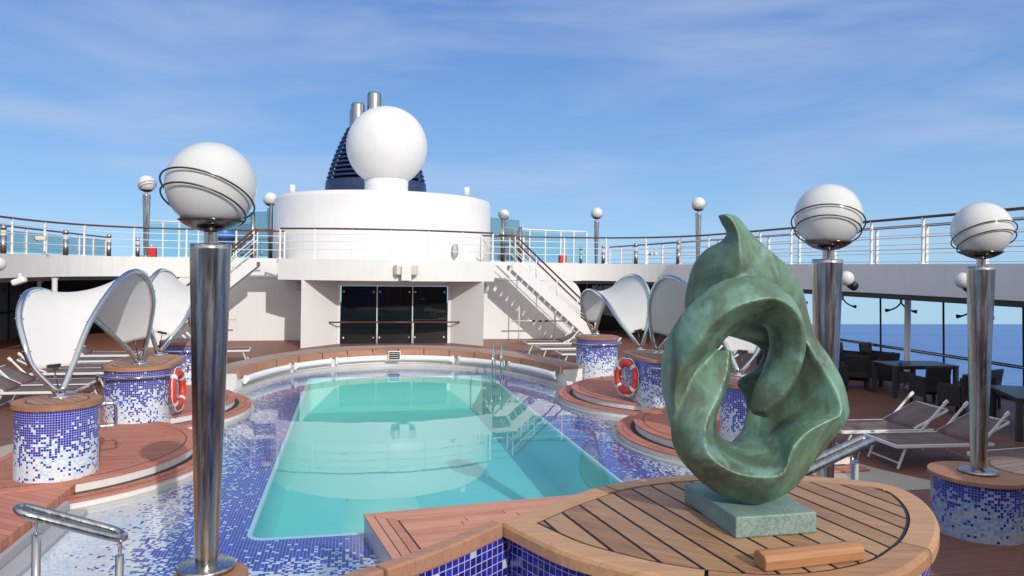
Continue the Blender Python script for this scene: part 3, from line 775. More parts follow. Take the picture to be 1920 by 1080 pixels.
# ================================================================== LAMPS
def lamp(loc, label, grp, hs=1.0, ringrot=0):
    t = thing('lamp_post', label, 'lamp', loc, 0, grp)
    m = MB(); m.lathe([(0, 0), (.20, 0), (.20, .02), (.185, .028), (0, .032)], seg=40); m.build('base_plate', M['steel'], t)
    m = MB(); m.lathe([(.075, .03), (.082, .15), (.115, 1.3), (.140, 2.28), (.141, 2.315), (.128, 2.318), (0, 2.318)], seg=40); m.build('pole', M['steel'], t)
    m = MB(); m.lathe([(.047, 2.318), (.047, 2.42)], seg=24); m.build('neck', M['steel'], t)
    m = MB(); cz = 2.735
    prof = [(.045, cz - .335)] + [(.335 * math.sin(R(a)), cz - .335 * math.cos(R(a))) for a in range(10, 43, 4)]
    prof += [(.322 * math.sin(R(a)), cz - .322 * math.cos(R(a))) for a in range(42, 8, -5)]
    m.lathe(prof, seg=40); m.build('bowl', M['bowlsteel'], t)
    m = MB(); m.lathe([(0, cz - .31)] + [(.31 * math.sin(R(a)), cz - .31 * math.cos(R(a))) for a in range(6, 180, 6)] + [(0, cz + .31)], seg=48); m.build('globe', M['globe'], t)
    # two tilted wire hoops
    for (rad, zc, tl) in ((.338, -.075, R(28)), (.338, -.165, R(27))):
        rr = math.sqrt(rad ** 2 - zc ** 2)
        mm = Matrix.Translation((0, 0, cz)) @ Matrix.Rotation(PI + ringrot, 4, 'Z') @ Matrix.Rotation(tl, 4, 'X') @ Matrix.Translation((0, 0, zc))
        m = MB(); m.tube([mm @ Vector((rr * math.cos(2 * PI * i / 56), rr * math.sin(2 * PI * i / 56), 0)) for i in range(56)], .0068, 8, closed=True); m.build('wire_hoop', M['bronzewire'], t)
    return t
g1 = 'tall steel lamp posts with white globes round the pool'
L1 = lamp((-2.295, 5.68, .72), 'big steel lamp post in the left foreground with a large white globe', g1, ringrot=R(-32))
L2 = lamp((3.18, 6.41, .70), 'steel lamp post just behind the green sculpture, its globe above the right railing', g1, ringrot=R(-36))
L3 = lamp((5.64, 7.14, .66), 'steel lamp post on the right mosaic pedestal near the photo edge', g1, ringrot=R(-5))
g2 = 'lamp posts on the upper deck'
for px, py, Z, lab in ((275, 357, 28, 'distant globe lamp on the upper deck, far left, behind the railing'),
                       (507, 374, 34, 'distant globe lamp on the upper deck just left of the white drum'),
                       (945, 395, 42, 'distant globe lamp on the upper deck just right of the white drum'),
                       (1119, 398, 40, 'distant globe lamp on the upper deck above the right railing, left of the sculpture tip by two lamps'),
                       (1310, 382, 33.6, 'distant globe lamp on the upper deck right next to the sculpture tip')):
    p = D(px, py, Z); k = dup(L1, (p.x, p.y, 3.12), random.random() * 6, lab); k['group'] = g2
    if px == 1119: k['label'] = 'distant globe lamp standing alone between the drum and the sculpture, over the right railing'

# lamp pedestals
def eight(c1, c2, r1, r2):
    pts = [p for p in circ(c1, r1, 72) if math.hypot(p[0] - c2[0], p[1] - c2[1]) >= r2] + [p for p in circ(c2, r2, 72) if math.hypot(p[0] - c1[0], p[1] - c1[1]) >= r1]
    mx_, my_ = (c1[0] + c2[0]) / 2, (c1[1] + c2[1]) / 2
    return sorted(pts, key=lambda p: math.atan2(p[1] - my_, p[0] - mx_))
def pedestal(c1, c2, r1, r2, top, label, z0=0.0):
    t = thing('lamp_pedestal', label, 'pedestal', (c1[0], c1[1], z0))
    b_ = eight(c1, c2, r1, r2)
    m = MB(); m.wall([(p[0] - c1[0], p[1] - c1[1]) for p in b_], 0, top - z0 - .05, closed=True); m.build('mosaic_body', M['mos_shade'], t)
    tp = eight(c1, c2, r1 + .035, r2 + .035)
    m = MB(); m.prism(tp, top - .052, top - .012, bev=.014); m.build('teak_top_rim', M['teak_rim'], t, True)
    m = MB(); m.prism(circ(c2, r2 - .08, 48), top - .03, top - .011); m.build('top_seam', M['caulk'], t, True)
    m = MB(); m.prism(circ(c2, r2 - .095, 48), top - .03, top - .0085); m.build('top_planking', teak('pale_pedestal_planks', (.56, .42, .29), (.42, .29, .19), .12, 'x', .06, coord='pos', ang=-.2, butt=.9), t, True)
    return t
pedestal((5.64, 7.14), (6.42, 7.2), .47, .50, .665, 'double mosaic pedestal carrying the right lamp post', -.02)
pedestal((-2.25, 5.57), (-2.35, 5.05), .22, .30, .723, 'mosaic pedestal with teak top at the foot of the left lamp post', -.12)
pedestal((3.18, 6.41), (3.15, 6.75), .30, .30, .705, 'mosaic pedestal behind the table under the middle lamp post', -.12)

# stainless handrails
def looprail(name, label, c, ang, L, wid, slope, posts, zbot, tr=.026):
    t = thing(name, label, 'handrail', (c[0], c[1], zbot), 0, 'looped stainless handrails')
    st = stadium((0, 0), wid / 2, L / 2, 10, 0)
    ca, sa = math.cos(ang), math.sin(ang)
    def P(x, y): return Vector((c[0] + x * ca - y * sa, c[1] + x * sa + y * ca, c[2] + slope * x))
    m = MB(); m.tube([P(x, y) for x, y in st], tr, 10, closed=True); m.build('rail_loop', M['steel'], t, True)
    for x in posts:
        p = P(x, 0)
        m = MB(); m.tube([(p.x, p.y, zbot), (p.x, p.y, p.z - .12)], tr, 12); m.build('post', M['steel'], t, True)
        m = MB(); m.tube([P(x, wid / 2 * math.cos(PI * i / 14)) - Vector((0, 0, .11 * math.sin(PI * i / 14))) for i in range(15)], .008, 6); m.build('bracket', M['chrome'], t, True)
    return t
a_, b_ = D(45, 957, 4.3), D(222, 1003, 4.55)
dd = b_ - a_; hl = math.hypot(dd.x, dd.y)
cc = (a_ + b_) / 2
looprail('handrail', 'looped stainless handrail on two posts in the bottom left corner', cc, math.atan2(dd.y, dd.x), hl * .80, .16, dd.z / hl, (-.18, .25), -.12, .024)
a_, b_ = D(1622, 826, 5.0), D(1545, 862, 4.7)
dd = b_ - a_; hl = math.hypot(dd.x, dd.y); cc = a_ + dd * 1.2
looprail('handrail', 'looped stainless handrail on posts right of the sculpture base', cc, math.atan2(dd.y, dd.x), hl * 2.4, .07, dd.z / hl, (-hl * .95, hl * .9), -.12, .026)

# ================================================================== TABLE AND SCULPTURE
TZ = 2.0
tbl = thing('display_table', 'leaf shaped teak table top on a blue mosaic base carrying the sculpture', 'table', (.1, 2.45, -.12))
tpx = [(1005, 979), (1027, 970), (1070, 951), (1107, 937), (1160, 920), (1227, 908), (1300, 901), (1400, 897), (1502, 901), (1577, 907), (1634, 913), (1663, 921), (1686, 938), (1701, 960), (1703, 982), (1690, 1010), (1665, 1031), (1630, 1051), (1559, 1068), (1488, 1075), (1417, 1076), (1325, 1068), (1240, 1055), (1207, 1048), (1127, 1028), (1077, 1012)]
tin = [G(*p, TZ) for p in tpx]
tin = [(p.x, p.y) for p in cat(tin + [tin[0]], 4)[:-1]]
def nearest(poly, px, py):
    g_ = G(px, py, TZ); return min(range(len(poly)), key=lambda i: (poly[i][0] - g_.x) ** 2 + (poly[i][1] - g_.y) ** 2)
def inset(poly, d):
    n = len(poly); out_ = []
    ar = sum(poly[i][0] * poly[(i + 1) % n][1] - poly[(i + 1) % n][0] * poly[i][1] for i in range(n)); sg_ = 1 if ar > 0 else -1
    for i in range(n):
        a, b_, c = Vector(poly[i - 1]), Vector(poly[i]), Vector(poly[(i + 1) % n])
        e1 = (b_ - a).normalized(); e2 = (c - b_).normalized()
        n1 = Vector((-e1.y, e1.x)) * sg_; n2 = Vector((-e2.y, e2.x)) * sg_
        mm = (n1 + n2); mm = mm.normalized() if mm.length > 1e-6 else n1
        out_.append(tuple(b_ + mm * d / max(.5, mm.dot(n1))))
    return out_
tpoly = inset(tin, -.098)
m = MB(); m.wall(inset(tpoly, .028), .0, TZ - .045 + .12, closed=True); o = m.build('mosaic_base', M['mos_solid'], tbl)
o.data.transform(Matrix.Translation((-tbl.location.x, -tbl.location.y, 0)))
hull_in = tin
m = MB(); m.prism(hull_in, TZ - .03, TZ - .0035); m.build('seam_bed', M['caulk'], tbl, True)
# planks clipped to the inner outline
def clip_half(poly, nx, ny, c):
    out_ = []
    for i in range(len(poly)):
        a, b_ = poly[i], poly[(i + 1) % len(poly)]
        da, db = nx * a[0] + ny * a[1] - c, nx * b_[0] + ny * b_[1] - c
        if da <= 0: out_.append(a)
        if (da <= 0) != (db <= 0):
            t = da / (da - db); out_.append((a[0] + t * (b_[0] - a[0]), a[1] + t * (b_[1] - a[1])))
    return out_
g0, g1_ = G(1075, 960, TZ), G(1210, 1060, TZ); pd = Vector((g1_.x - g0.x, g1_.y - g0.y)).normalized(); pn = Vector((-pd.y, pd.x))
ip2 = inset(hull_in, .009)
cs = [p[0] * pn.x + p[1] * pn.y for p in ip2]; wpl = .098; m = MB(); c = min(cs) + .03 - wpl
while c < max(cs):
    pp = clip_half(clip_half(ip2, pn.x, pn.y, c + wpl - .013), -pn.x, -pn.y, -c)
    if len(pp) >= 3:
        try: m.prism(pp, TZ - .02, TZ - .001)
        except ValueError: pass
    c += wpl
m.build('planking', M['table_wood'], tbl, True, weld=False)
# rim boards with dark joints
N = len(tpoly); outer_t = tpoly; inner_t = inset(tin, -.005)
breaks = [0, nearest(tin, 1162, 920), nearest(tin, 1660, 918), nearest(tin, 1692, 1018), nearest(tin, 1323, 1068), N]
m = MB()
for a, b_ in zip(breaks[:-1], breaks[1:]):
    idx = list(range(a, b_ + 1))
    O_ = [outer_t[i % N] for i in idx]; I_ = [inner_t[i % N] for i in idx]
    def sh(L_, k0):   # leave a seam at both ends
        L_ = list(L_); L_[0] = tuple(Vector(L_[0]).lerp(Vector(L_[1]), min(.5, .006 / max(1e-5, (Vector(L_[0]) - Vector(L_[1])).length)))); L_[-1] = tuple(Vector(L_[-1]).lerp(Vector(L_[-2]), min(.5, .006 / max(1e-5, (Vector(L_[-1]) - Vector(L_[-2])).length)))); return L_
    O_, I_ = sh(O_, 0), sh(I_, 0)
    nn = len(O_)
    prof = [(O_, TZ - .05), (O_, TZ - .016), ([tuple(Vector(o__).lerp(Vector(i__), .06)) for o__, i__ in zip(O_, I_)], TZ - .004), ([tuple(Vector(o__).lerp(Vector(i__), .16)) for o__, i__ in zip(O_, I_)], TZ), (I_, TZ), (I_, TZ - .05)]
    vr = [[m.b.verts.new((*p, z)) for p in P_] for P_, z in prof]
    for r_ in range(len(vr)):
        A, B = vr[r_], vr[(r_ + 1) % len(vr)]
        for i in range(nn - 1): m.b.faces.new([A[i], A[i + 1], B[i + 1], B[i]])
    m.b.faces.new([v[0] for v in vr]); m.b.faces.new([v[-1] for v in vr][::-1])
m.build('rim_boards', M['table_rim'], tbl, True, weld=False)
m = MB(); m.prism(inset(tpoly, .012), TZ - .055, TZ - .012); m.build('joint_bed', M['caulk'], tbl, True)
# low wall running from the tip of the table, with a teak coping
wl = thing('mosaic_parapet', 'low blue mosaic wall with a pale teak coping running left from the table tip', 'wall', (-1.2, 2.2, -.12))
c0_, c1_ = G(945, 980, TZ), G(690, 1078, TZ); dv = (c1_ - c0_); 
pth = [c0_.copy(), c0_ + dv * .5 + Vector((.012, -.012, 0)), c0_ + dv, c0_ + dv * 1.9 + Vector((-.05, .05, 0))]
pth = cat(pth, 6); back = []
pv = Vector((-dv.y, dv.x, 0)).normalized()
if pv.y < 0: pv = -pv
F_ = [(p.x, p.y) for p in pth]; B_ = [(p.x + pv.x * .055, p.y + pv.y * .055) for p in pth]
F2 = [(p.x + pv.x * .012, p.y + pv.y * .012) for p in pth]; B2 = [(p.x + pv.x * .045, p.y + pv.y * .045) for p in pth]
ext = lambda L_: [tuple(Vector(L_[0]) - (Vector(L_[1]) - Vector(L_[0])).normalized() * .07)] + L_
m = MB(); m.wall(ext(F2), 0, TZ + .12 - .055); m.wall(ext(B2), 0, TZ + .12 - .055); o = m.build('mosaic_face', M['mos_solid'], wl); o.data.transform(Matrix.Translation((1.2, -2.2, 0)))
for (a, b_) in ((0, 11), (11, len(F_) - 1)):
    ss = lambda L_: [tuple(Vector(L_[a]).lerp(Vector(L_[a + 1]), .1))] + L_[a + 1:b_] + [tuple(Vector(L_[b_]).lerp(Vector(L_[b_ - 1]), .1))]
    m = MB(); m.slab(ss(B_), ss(F_), TZ - .055, TZ + .0); o = m.build('coping_board', M['teak_cap'], wl, True)
    bv = o.modifiers.new('bevel', 'BEVEL'); bv.width = .007; bv.segments = 2
# teak platform reaching into the pool
p0, p1, p2 = G(683, 965, .12), G(735, 1045, .12), G(1010, 935, .12)
plat = thing('teak_platform', 'reddish teak step platform jutting into the near end of the pool', 'platform', (0, 7.9, -.12))
dx_ = (p2 - p0).normalized(); dn = (p1 - p0).normalized()
Q = [p0, p0 + dx_ * 3.2, p0 + dx_ * 3.2 + dn * 2.4, p0 + dn * 2.4]
m = MB(); m.prism([(p.x, p.y) for p in Q], -.14, .115); m.build('riser', M['grime'], plat, True)
ang_ = math.atan2(dx_.y, dx_.x)
m = MB(); m.prism(inset([(p.x, p.y) for p in Q], -.01), .115, .121); m.build('seam_bed', M['caulk'], plat, True)
m = MB()
def band(u0, u1, v0, v1, cut0=0., cut1=0.):
    P_ = lambda u, v: (p0 + dx_ * u + dn * v)
    m.prism([(P_(u0 + 0, v0).x, P_(u0, v0).y), (P_(u1, v0).x, P_(u1, v0).y), (P_(u1, v1).x, P_(u1, v1).y), (P_(u0 + cut0, v1).x, P_(u0 + cut0, v1).y)], .118, .126)
ws = .105; gp = .011
for k in range(3):                                  # mitred border boards
    band(k * ws - .01, 3.2, k * ws - .01, (k + 1) * ws - gp - .01, ws - gp)
    P_ = lambda u, v: (p0 + dx_ * u + dn * v)
    u0, u1 = k * ws - .01, (k + 1) * ws - gp - .01
    q4 = [P_(u0, u0 + gp * 1.5), P_(u1, u1 + gp * 1.5), P_(u1, 2.4), P_(u0, 2.4)]
    m.prism([(p.x, p.y) for p in q4], .118, .126)
v = 3 * ws
while v < 2.3:
    u = 3 * ws; 
    while u < 3.1:
        L_ = random.uniform(.5, 1.2); band(u, min(3.2, u + L_ - gp), v, v + ws - gp); u += L_
    v += ws
m.build('planking', solidwood('platform_teak', (.68, .34, .23), (.46, .19, .125), .5, -ang_), plat, True, weld=False)
# loose block of wood
bk = thing('wood_block', 'short orange teak block lying on the table in front of the plinth', 'wood block', (*[(G(1424, 1066, TZ) + G(1610, 1045, TZ))[i] / 2 for i in (0, 1)], TZ))
e = G(1610, 1045, TZ) - G(1424, 1066, TZ)
bk.rotation_euler = (0, 0, math.atan2(e.y, e.x))
m = MB(); L_ = e.length; prof = [(-.03, 0), (.03, 0), (.035, .03), (.028, .047), (.004, .052), (-.026, .046), (-.033, .03)]
A = [m.b.verts.new((-L_ / 2, y, z)) for y, z in prof]; A2 = [m.b.verts.new((-L_ / 2 + .012, y * .98, z)) for y, z in prof]
B = [m.b.verts.new((L_ / 2, y * .9, z * .96)) for y, z in prof]
for i in range(7):
    m.b.faces.new([A[i], A[(i + 1) % 7], B[(i + 1) % 7], B[i]])
m.b.faces.new(A); m.b.faces.new(B[::-1])
for v in A2: m.b.verts.remove(v)
o = m.build('block', M['block_wood'], bk); bv = o.modifiers.new('bevel', 'BEVEL'); bv.width = .006; bv.segments = 3

# ---- sculpture
SZ = 2.62
def S3(p, d): return D(p[0], p[1], SZ + d)
def loft(mb, rails, sub=5, cs=5, w=.34):
    """rails: list of equal-length lists of world points around the section"""
    R_ = [cat(r, sub) for r in rails]; n = len(R_[0]); K = len(R_)
    rings = []
    for i in range(n):
        ring = []
        for k in range(K):
            z_, a, b_, c = R_[k - 1][i], R_[k][i], R_[(k + 1) % K][i], R_[(k + 2) % K][i]
            for j in range(cs):
                t = j / cs
                cv = .5 * ((2 * a) + (-z_ + b_) * t + (2 * z_ - 5 * a + 4 * b_ - c) * t * t + (-z_ + 3 * a - 3 * b_ + c) * t ** 3)
                ring.append(mb.b.verts.new(a.lerp(b_, t).lerp(cv, w)))
        rings.append(ring)
    L_ = len(rings[0])
    for i in range(n - 1):
        for j in range(L_): mb.b.faces.new([rings[i][j], rings[i][(j + 1) % L_], rings[i + 1][(j + 1) % L_], rings[i + 1][j]])
    mb.b.faces.new(rings[0][::-1]); mb.b.faces.new(rings[-1])
scu = thing('abstract_sculpture', 'green patinated bronze abstract sculpture of looping ribbons on a square plinth', 'sculpture', (.1, 2.42, TZ))
m = MB()
# front ribbon: outer rail, crisp edge, inner rail, hidden back
Orl = [(1256, 800), (1242, 735), (1239, 684), (1256, 622), (1296, 568), (1345, 530), (1400, 516), (1450, 528), (1487, 560), (1508, 605), (1511, 650), (1499, 698), (1470, 752), (1438, 784)]
Erl = [(1270, 802), (1264, 742), (1277, 688), (1305, 648), (1338, 607), (1373, 580), (1413, 565), (1455, 561), (1486, 577), (1503, 606), (1506, 650), (1494, 698), (1462, 748), (1432, 770)]
Irl = [(1272, 806), (1290, 738), (1300, 703), (1325, 672), (1352, 645), (1378, 622), (1406, 610), (1434, 613), (1442, 640), (1438, 668), (1426, 700), (1412, 730), (1406, 758), (1408, 776)]
Od = [.06, .05, .03, .0, -.03, -.04, -.04, -.04, -.04, -.04, -.03, -.03, -.03, -.02]
Ed = [.0, -.05, -.09, -.12, -.135, -.145, -.145, -.135, -.12, -.10, -.09, -.08, -.065, -.05]
Id = [.02, .0, .0, .0, .0, .01, .02, .03, .04, .04, .03, .01, .0, .0]
Kd = [.16, .18, .19, .20, .21, .22, .22, .22, .20, .18, .15, .12, .10, .08]
loft(m, [[S3(p, d) for p, d in zip(Orl, Od)], [S3(p, d) for p, d in zip(Erl, Ed)], [S3(p, d) for p, d in zip(Irl, Id)],
         [S3(((a[0] + c[0]) / 2, (a[1] + c[1]) / 2), d) for a, c, d in zip(Orl, Irl, Kd)]])
# lower ribbon: tongue, bowl, right flank
Orl = [(1335, 657), (1296, 700), (1268, 745), (1257, 792), (1262, 838), (1288, 878), (1334, 920), (1380, 940), (1430, 945), (1488, 918), (1532, 862), (1580, 802)]
Erl = [(1367, 655), (1364, 701), (1348, 746), (1326, 792), (1323, 836), (1340, 864), (1377, 886), (1424, 895), (1470, 888), (1488, 840), (1520, 806), (1574, 780)]
Irl = [(1372, 658), (1370, 702), (1357, 745), (1345, 777), (1344, 800), (1352, 818), (1370, 827), (1395, 826), (1425, 815), (1450, 800), (1470, 785), (1500, 770)]
Od = [.02, .0, -.01, -.01, .0, .0, .0, .0, .0, .0, .0, .02]
Ed = [-.02, -.04, -.06, -.09, -.10, -.11, -.12, -.12, -.12, -.10, -.08, -.06]
Id = [.03, .03, .04, .05, .06, .06, .07, .08, .09, .09, .08, .06]
Kd = [.13, .15, .17, .19, .20, .21, .22, .22, .22, .21, .20, .17]
loft(m, [[S3(p, d) for p, d in zip(Orl, Od)], [S3(p, d) for p, d in zip(Erl, Ed)], [S3(p, d) for p, d in zip(Irl, Id)],
         [S3(((a[0] + c[0]) / 2, (a[1] + c[1]) / 2), d) for a, c, d in zip(Orl, Irl, Kd)]])
# hood with the fin, right flank
Lr = [(1345, 404), (1351, 418), (1361, 436), (1353, 451), (1326, 465), (1302, 490), (1288, 530), (1282, 578), (1300, 610), (1420, 650), (1416, 690), (1381, 714), (1393, 742), (1397, 772), (1389, 806), (1372, 826), (1372, 838)]
Mr = [(1356, 402), (1373, 413), (1385, 440), (1388, 466), (1394, 495), (1400, 530), (1408, 562), (1440, 600), (1480, 622), (1511, 640), (1527, 665), (1552, 703), (1571, 738), (1577, 776), (1545, 806), (1502, 832), (1472, 868)]
Rr = [(1364, 400), (1386, 408), (1404, 430), (1426, 452), (1452, 475), (1485, 505), (1507, 543), (1517, 586), (1527, 622), (1540, 646), (1557, 670), (1580, 712), (1590, 752), (1590, 785), (1560, 824), (1520, 868), (1484, 915)]
Ld = [.06, .07, .08, .09, .11, .14, .16, .17, .20, .23, .24, .23, .21, .19, .16, .13, .11]
Md = [.0, .0, -.01, -.015, -.015, .0, .03, .06, .09, .09, .07, .02, -.02, -.05, -.06, -.08, -.09]
Rd = [.04, .05, .06, .07, .09, .11, .12, .12, .13, .13, .11, .08, .05, .03, .03, .03, .02]
Kd = [.09, .11, .14, .17, .20, .23, .25, .26, .27, .29, .30, .29, .27, .25, .23, .21, .20]
Kp = [((a[0] + c[0]) / 2, (a[1] + c[1]) / 2) for a, c in zip(Lr, Rr)]
def midp(A_, Ad, B_, Bd, bul, t_):
    return [S3((a[0] + (b_[0] - a[0]) * t_, a[1] + (b_[1] - a[1]) * t_), x + (y - x) * t_ - q_) for a, x, b_, y, q_ in zip(A_, Ad, B_, Bd, bul)]
b1 = [.0, .0, .01, .02, .035, .05, .055, .05, .02] + [-.01] * 4 + [0] * 4
b2 = [.0, .0, .005, .01, .02, .03, .03, .02, .01] + [0] * 8
loft(m, [[S3(p, d) for p, d in zip(Lr, Ld)], midp(Lr, Ld, Mr, Md, [x * .75 for x in b1], .25), midp(Lr, Ld, Mr, Md, b1, .55), midp(Lr, Ld, Mr, Md, [x * .55 for x in b1], .85), [S3(p, d) for p, d in zip(Mr, Md)], midp(Mr, Md, Rr, Rd, b2, .5), [S3(p, d) for p, d in zip(Rr, Rd)], [S3(p, d) for p, d in zip(Kp, Kd)]])
bmesh.ops.triangulate(m.b, faces=[f for f in m.b.faces if len(f.verts) > 4])
body = m.build('bronze_form', M['bronze'], scu, True, weld=False)
rm = body.modifiers.new('remesh', 'REMESH'); rm.mode = 'VOXEL'; rm.voxel_size = .0055; rm.use_smooth_shade = True
smo = body.modifiers.new('smooth', 'SMOOTH'); smo.factor = .5; smo.iterations = 7
pc = [G(1283, 905, TZ + .072), G(1380, 970, TZ + .072), G(1532, 960, TZ + .072)]
pcn = pc[0] + pc[2] - pc[1]
m = MB(); m.prism([(p.x, p.y) for p in (pc[0], pc[1], pc[2], pcn)], TZ, TZ + .072)
o = m.build('plinth', M['plinth'], scu, True); bv = o.modifiers.new('bevel', 'BEVEL'); bv.width = .005; bv.segments = 2

# ================================================================== DECKHOUSE
UZ = 3.1
dh = thing('deckhouse', 'white deckhouse with round drum above a glazed entrance beyond the pool', 'deckhouse', (0, 28, 0))
def arcxy(c, r, a0, a1, n): return [(c[0] + r * math.cos(a0 + (a1 - a0) * i / (n - 1)), c[1] + r * math.sin(a0 + (a1 - a0) * i / (n - 1))) for i in range(n)]
DC = (.05, 33.0)
m = MB(); m.lathe([(4.62, UZ), (4.62, 4.35), (4.60, 4.37), (4.60, 5.55), (4.52, 5.70), (4.3, 5.76), (0, 5.80)], (*DC, 0), 96); m.build('drum', M['white'], dh, True)
# balcony with a curved bulwark
bx = 3.85
front = [(-bx + 2 * bx * i / 40, 26.25 + 1.0 * ((-1 + 2 * i / 40) ** 2)) for i in range(41)]
inner_b = [(p[0] * .985, p[1] + .09) for p in front]
m = MB()
m.slab(front, inner_b, 2.36, UZ + .0)
for i in range(40): m.poly([(*front[i], 2.358), (*front[i + 1], 2.358), (front[i + 1][0], 31, 2.358), (front[i][0], 31, 2.358)])
for i in range(40): m.poly([(*inner_b[i], UZ - .06), (*inner_b[i + 1], UZ - .06), (inner_b[i + 1][0], 31, UZ - .06), (inner_b[i][0], 31, UZ - .06)])
for s_ in (-1, 1): m.box((s_ * (bx - .03), 28.65, 2.73), (.06, 2.8, .74))
m.build('balcony', M['white'], dh, True)
# splayed entrance: wings, header, glass
WB = 2.36
m = MB()
for (x0, y0, x1, y1) in ((-3.02, 26.75, -1.80, 28.15), (3.42, 26.95, 2.32, 28.15)):
    m.poly([(x0, y0, 0), (x1, y1, 0), (x1, y1, WB), (x0, y0, WB)])
    m.poly([(x0, y0, 0), (x0, 29.7, 0), (x0, 29.7, WB), (x0, y0, WB)])
m.box((.26, 28.2, 2.25), (4.12, .1, .22)); m.box((-1.77, 28.14, 1.1), (.10, .12, 2.3)); m.box((2.29, 28.14, 1.1), (.10, .12, 2.3))
m.build('entrance_wall', M['white2'], dh, True)
for k in range(3):
    x0, x1 = -1.70 + k * 1.31, -1.70 + (k + 1) * 1.31
    m = MB(); m.box(((x0 + x1) / 2, 28.2, 1.06), (x1 - x0 - .02, .03, 2.14)); gp_ = m.build('glass_door', M['glassdark'], dh, True)
    m = MB()
    for (xx, zz) in ((x0 + .1, 1.92), (x1 - .12, 1.92), (x0 + .1, .22), (x1 - .12, .22)):
        m.lathe([(0, -.02), (.032, -.02), (.032, .02), (0, .02)], (0, 0, 0), 12); 
        vs_ = [v for v in m.b.verts if v.tag is False]
        bmesh.ops.rotate(m.b, verts=vs_, cent=(0, 0, 0), matrix=Matrix.Rotation(PI / 2, 3, 'X')); bmesh.ops.translate(m.b, verts=vs_, vec=(xx, 28.17, zz))
        for v in m.b.verts: v.tag = True
    m.build('fixing_disc', M['white2'], gp_, True)
m = MB()
for x in (-.39, .92): m.box((x, 28.15, 1.06), (.035, .05, 2.1))
m.build('door_mullion', M['alu'], dh, True)
m = MB(); m.tube([(-2.1, 27.75, .82), (2.65, 27.75, .82)], .028, 8)
m.build('door_handrail', M['handrail'], dh, True)
m = MB()
for x in (-.39, .92): m.tube([(x, 27.75, 0), (x, 27.75, .82)], .022, 8)
m.build('handrail_post', M['alu'], dh, True)
# back wall beside the entrance, with rounded upper outer corners
YW = 29.6
for s_, xa, xb in ((-1, -3.02, -7.9), (1, 3.42, 7.95)):
    m = MB(); r_ = .75
    ol = [(xa, 0), (xb, 0), (xb, WB + .1 - r_)] + [(xb - s_ * (r_ - r_ * math.cos(a)), WB + .1 - r_ + r_ * math.sin(a)) for a in [PI / 2 * i / 8 for i in range(1, 9)]] + [(xa, WB + .1)]
    A = [m.b.verts.new((x, YW, z)) for x, z in ol]; B = [m.b.verts.new((x, YW + .25, z)) for x, z in ol]
    for i in range(len(ol)): m.b.faces.new([A[i], A[(i + 1) % len(ol)], B[(i + 1) % len(ol)], B[i]])
    m.b.faces.new(A); m.b.faces.new(B[::-1]); m.build('side_wall', M['white2'], dh, True)
    m = MB(); m.box(((xa + xb) / 2, YW - .012, WB + .03), (abs(xb - xa), .03, .035)); m.build('wall_trim', M['white2'], dh, True)
# vents on the drum roof
for (px, py, lab) in ((548, 356, 'small white vent cap on the drum roof, left'), (875, 372, 'small white vent cap on the drum roof, right')):
    p = D(px, py, 30.6)
    t = thing('roof_vent', lab, 'vent', (p.x, p.y, 5.60), 0, 'vent caps on the drum roof')
    m = MB(); m.lathe([(0, 0), (.07, 0), (.07, .22), (.12, .22), (.12, .52), (.10, .55), (0, .56)], seg=14); m.build('cap', M['white2'], t)
# speakers on the balcony front
sk = thing('loudspeaker_cluster', 'three pale box loudspeakers on the middle of the balcony front', 'loudspeakers', (.52, 26.2, 2.7))
m = MB(); m.box((0, -.16, -.06), (.34, .26, .52), bev=.02); m.build('middle_cabinet', M['white2'], sk)
for s_ in (-1, 1):
    m = MB(); m.box((s_ * .29, -.10, .05), (.2, .24, .34), rz=-s_ * .5, bev=.03); m.build('side_cabinet', M['offwhite'], sk)
m = MB(); m.box((0, -.02, -.02), (.6, .04, .08)); m.build('bracket', M['alu'], sk)
# hatch on drum
hp = thing('drum_hatch', 'small grey oval hatch on the drum behind the balcony railing', 'hatch', (2.62, 28.98, UZ + .42))
m = MB(); m.lathe([(0, -.03), (.19, -.03), (.19, .03), (0, .03)], seg=20)
bmesh.ops.transform(m.b, matrix=Matrix.Rotation(R(35), 4, 'Z') @ Matrix.Rotation(PI / 2, 4, 'X') @ Matrix.Diagonal((.75, 1.5, 1, 1)), verts=m.b.verts)
m.build('cover', M['grey'], hp)
# radar dome
rd = thing('satellite_dome', 'large white spherical radome on a short neck on top of the drum', 'radome', (.1, 32.9, 5.78))
m = MB(); m.lathe([(0, 2.28 - 1.74)] + [(1.74 * math.sin(R(a)), 2.28 - 1.74 * math.cos(R(a))) for a in range(4, 180, 4)] + [(0, 2.28 + 1.74)], seg=64); m.build('sphere', M['white'], rd)
m = MB(); m.lathe([(.95, 0), (.93, .5), (.95, .85), (.9, .86)], seg=48); m.build('neck', M['white2'], rd)
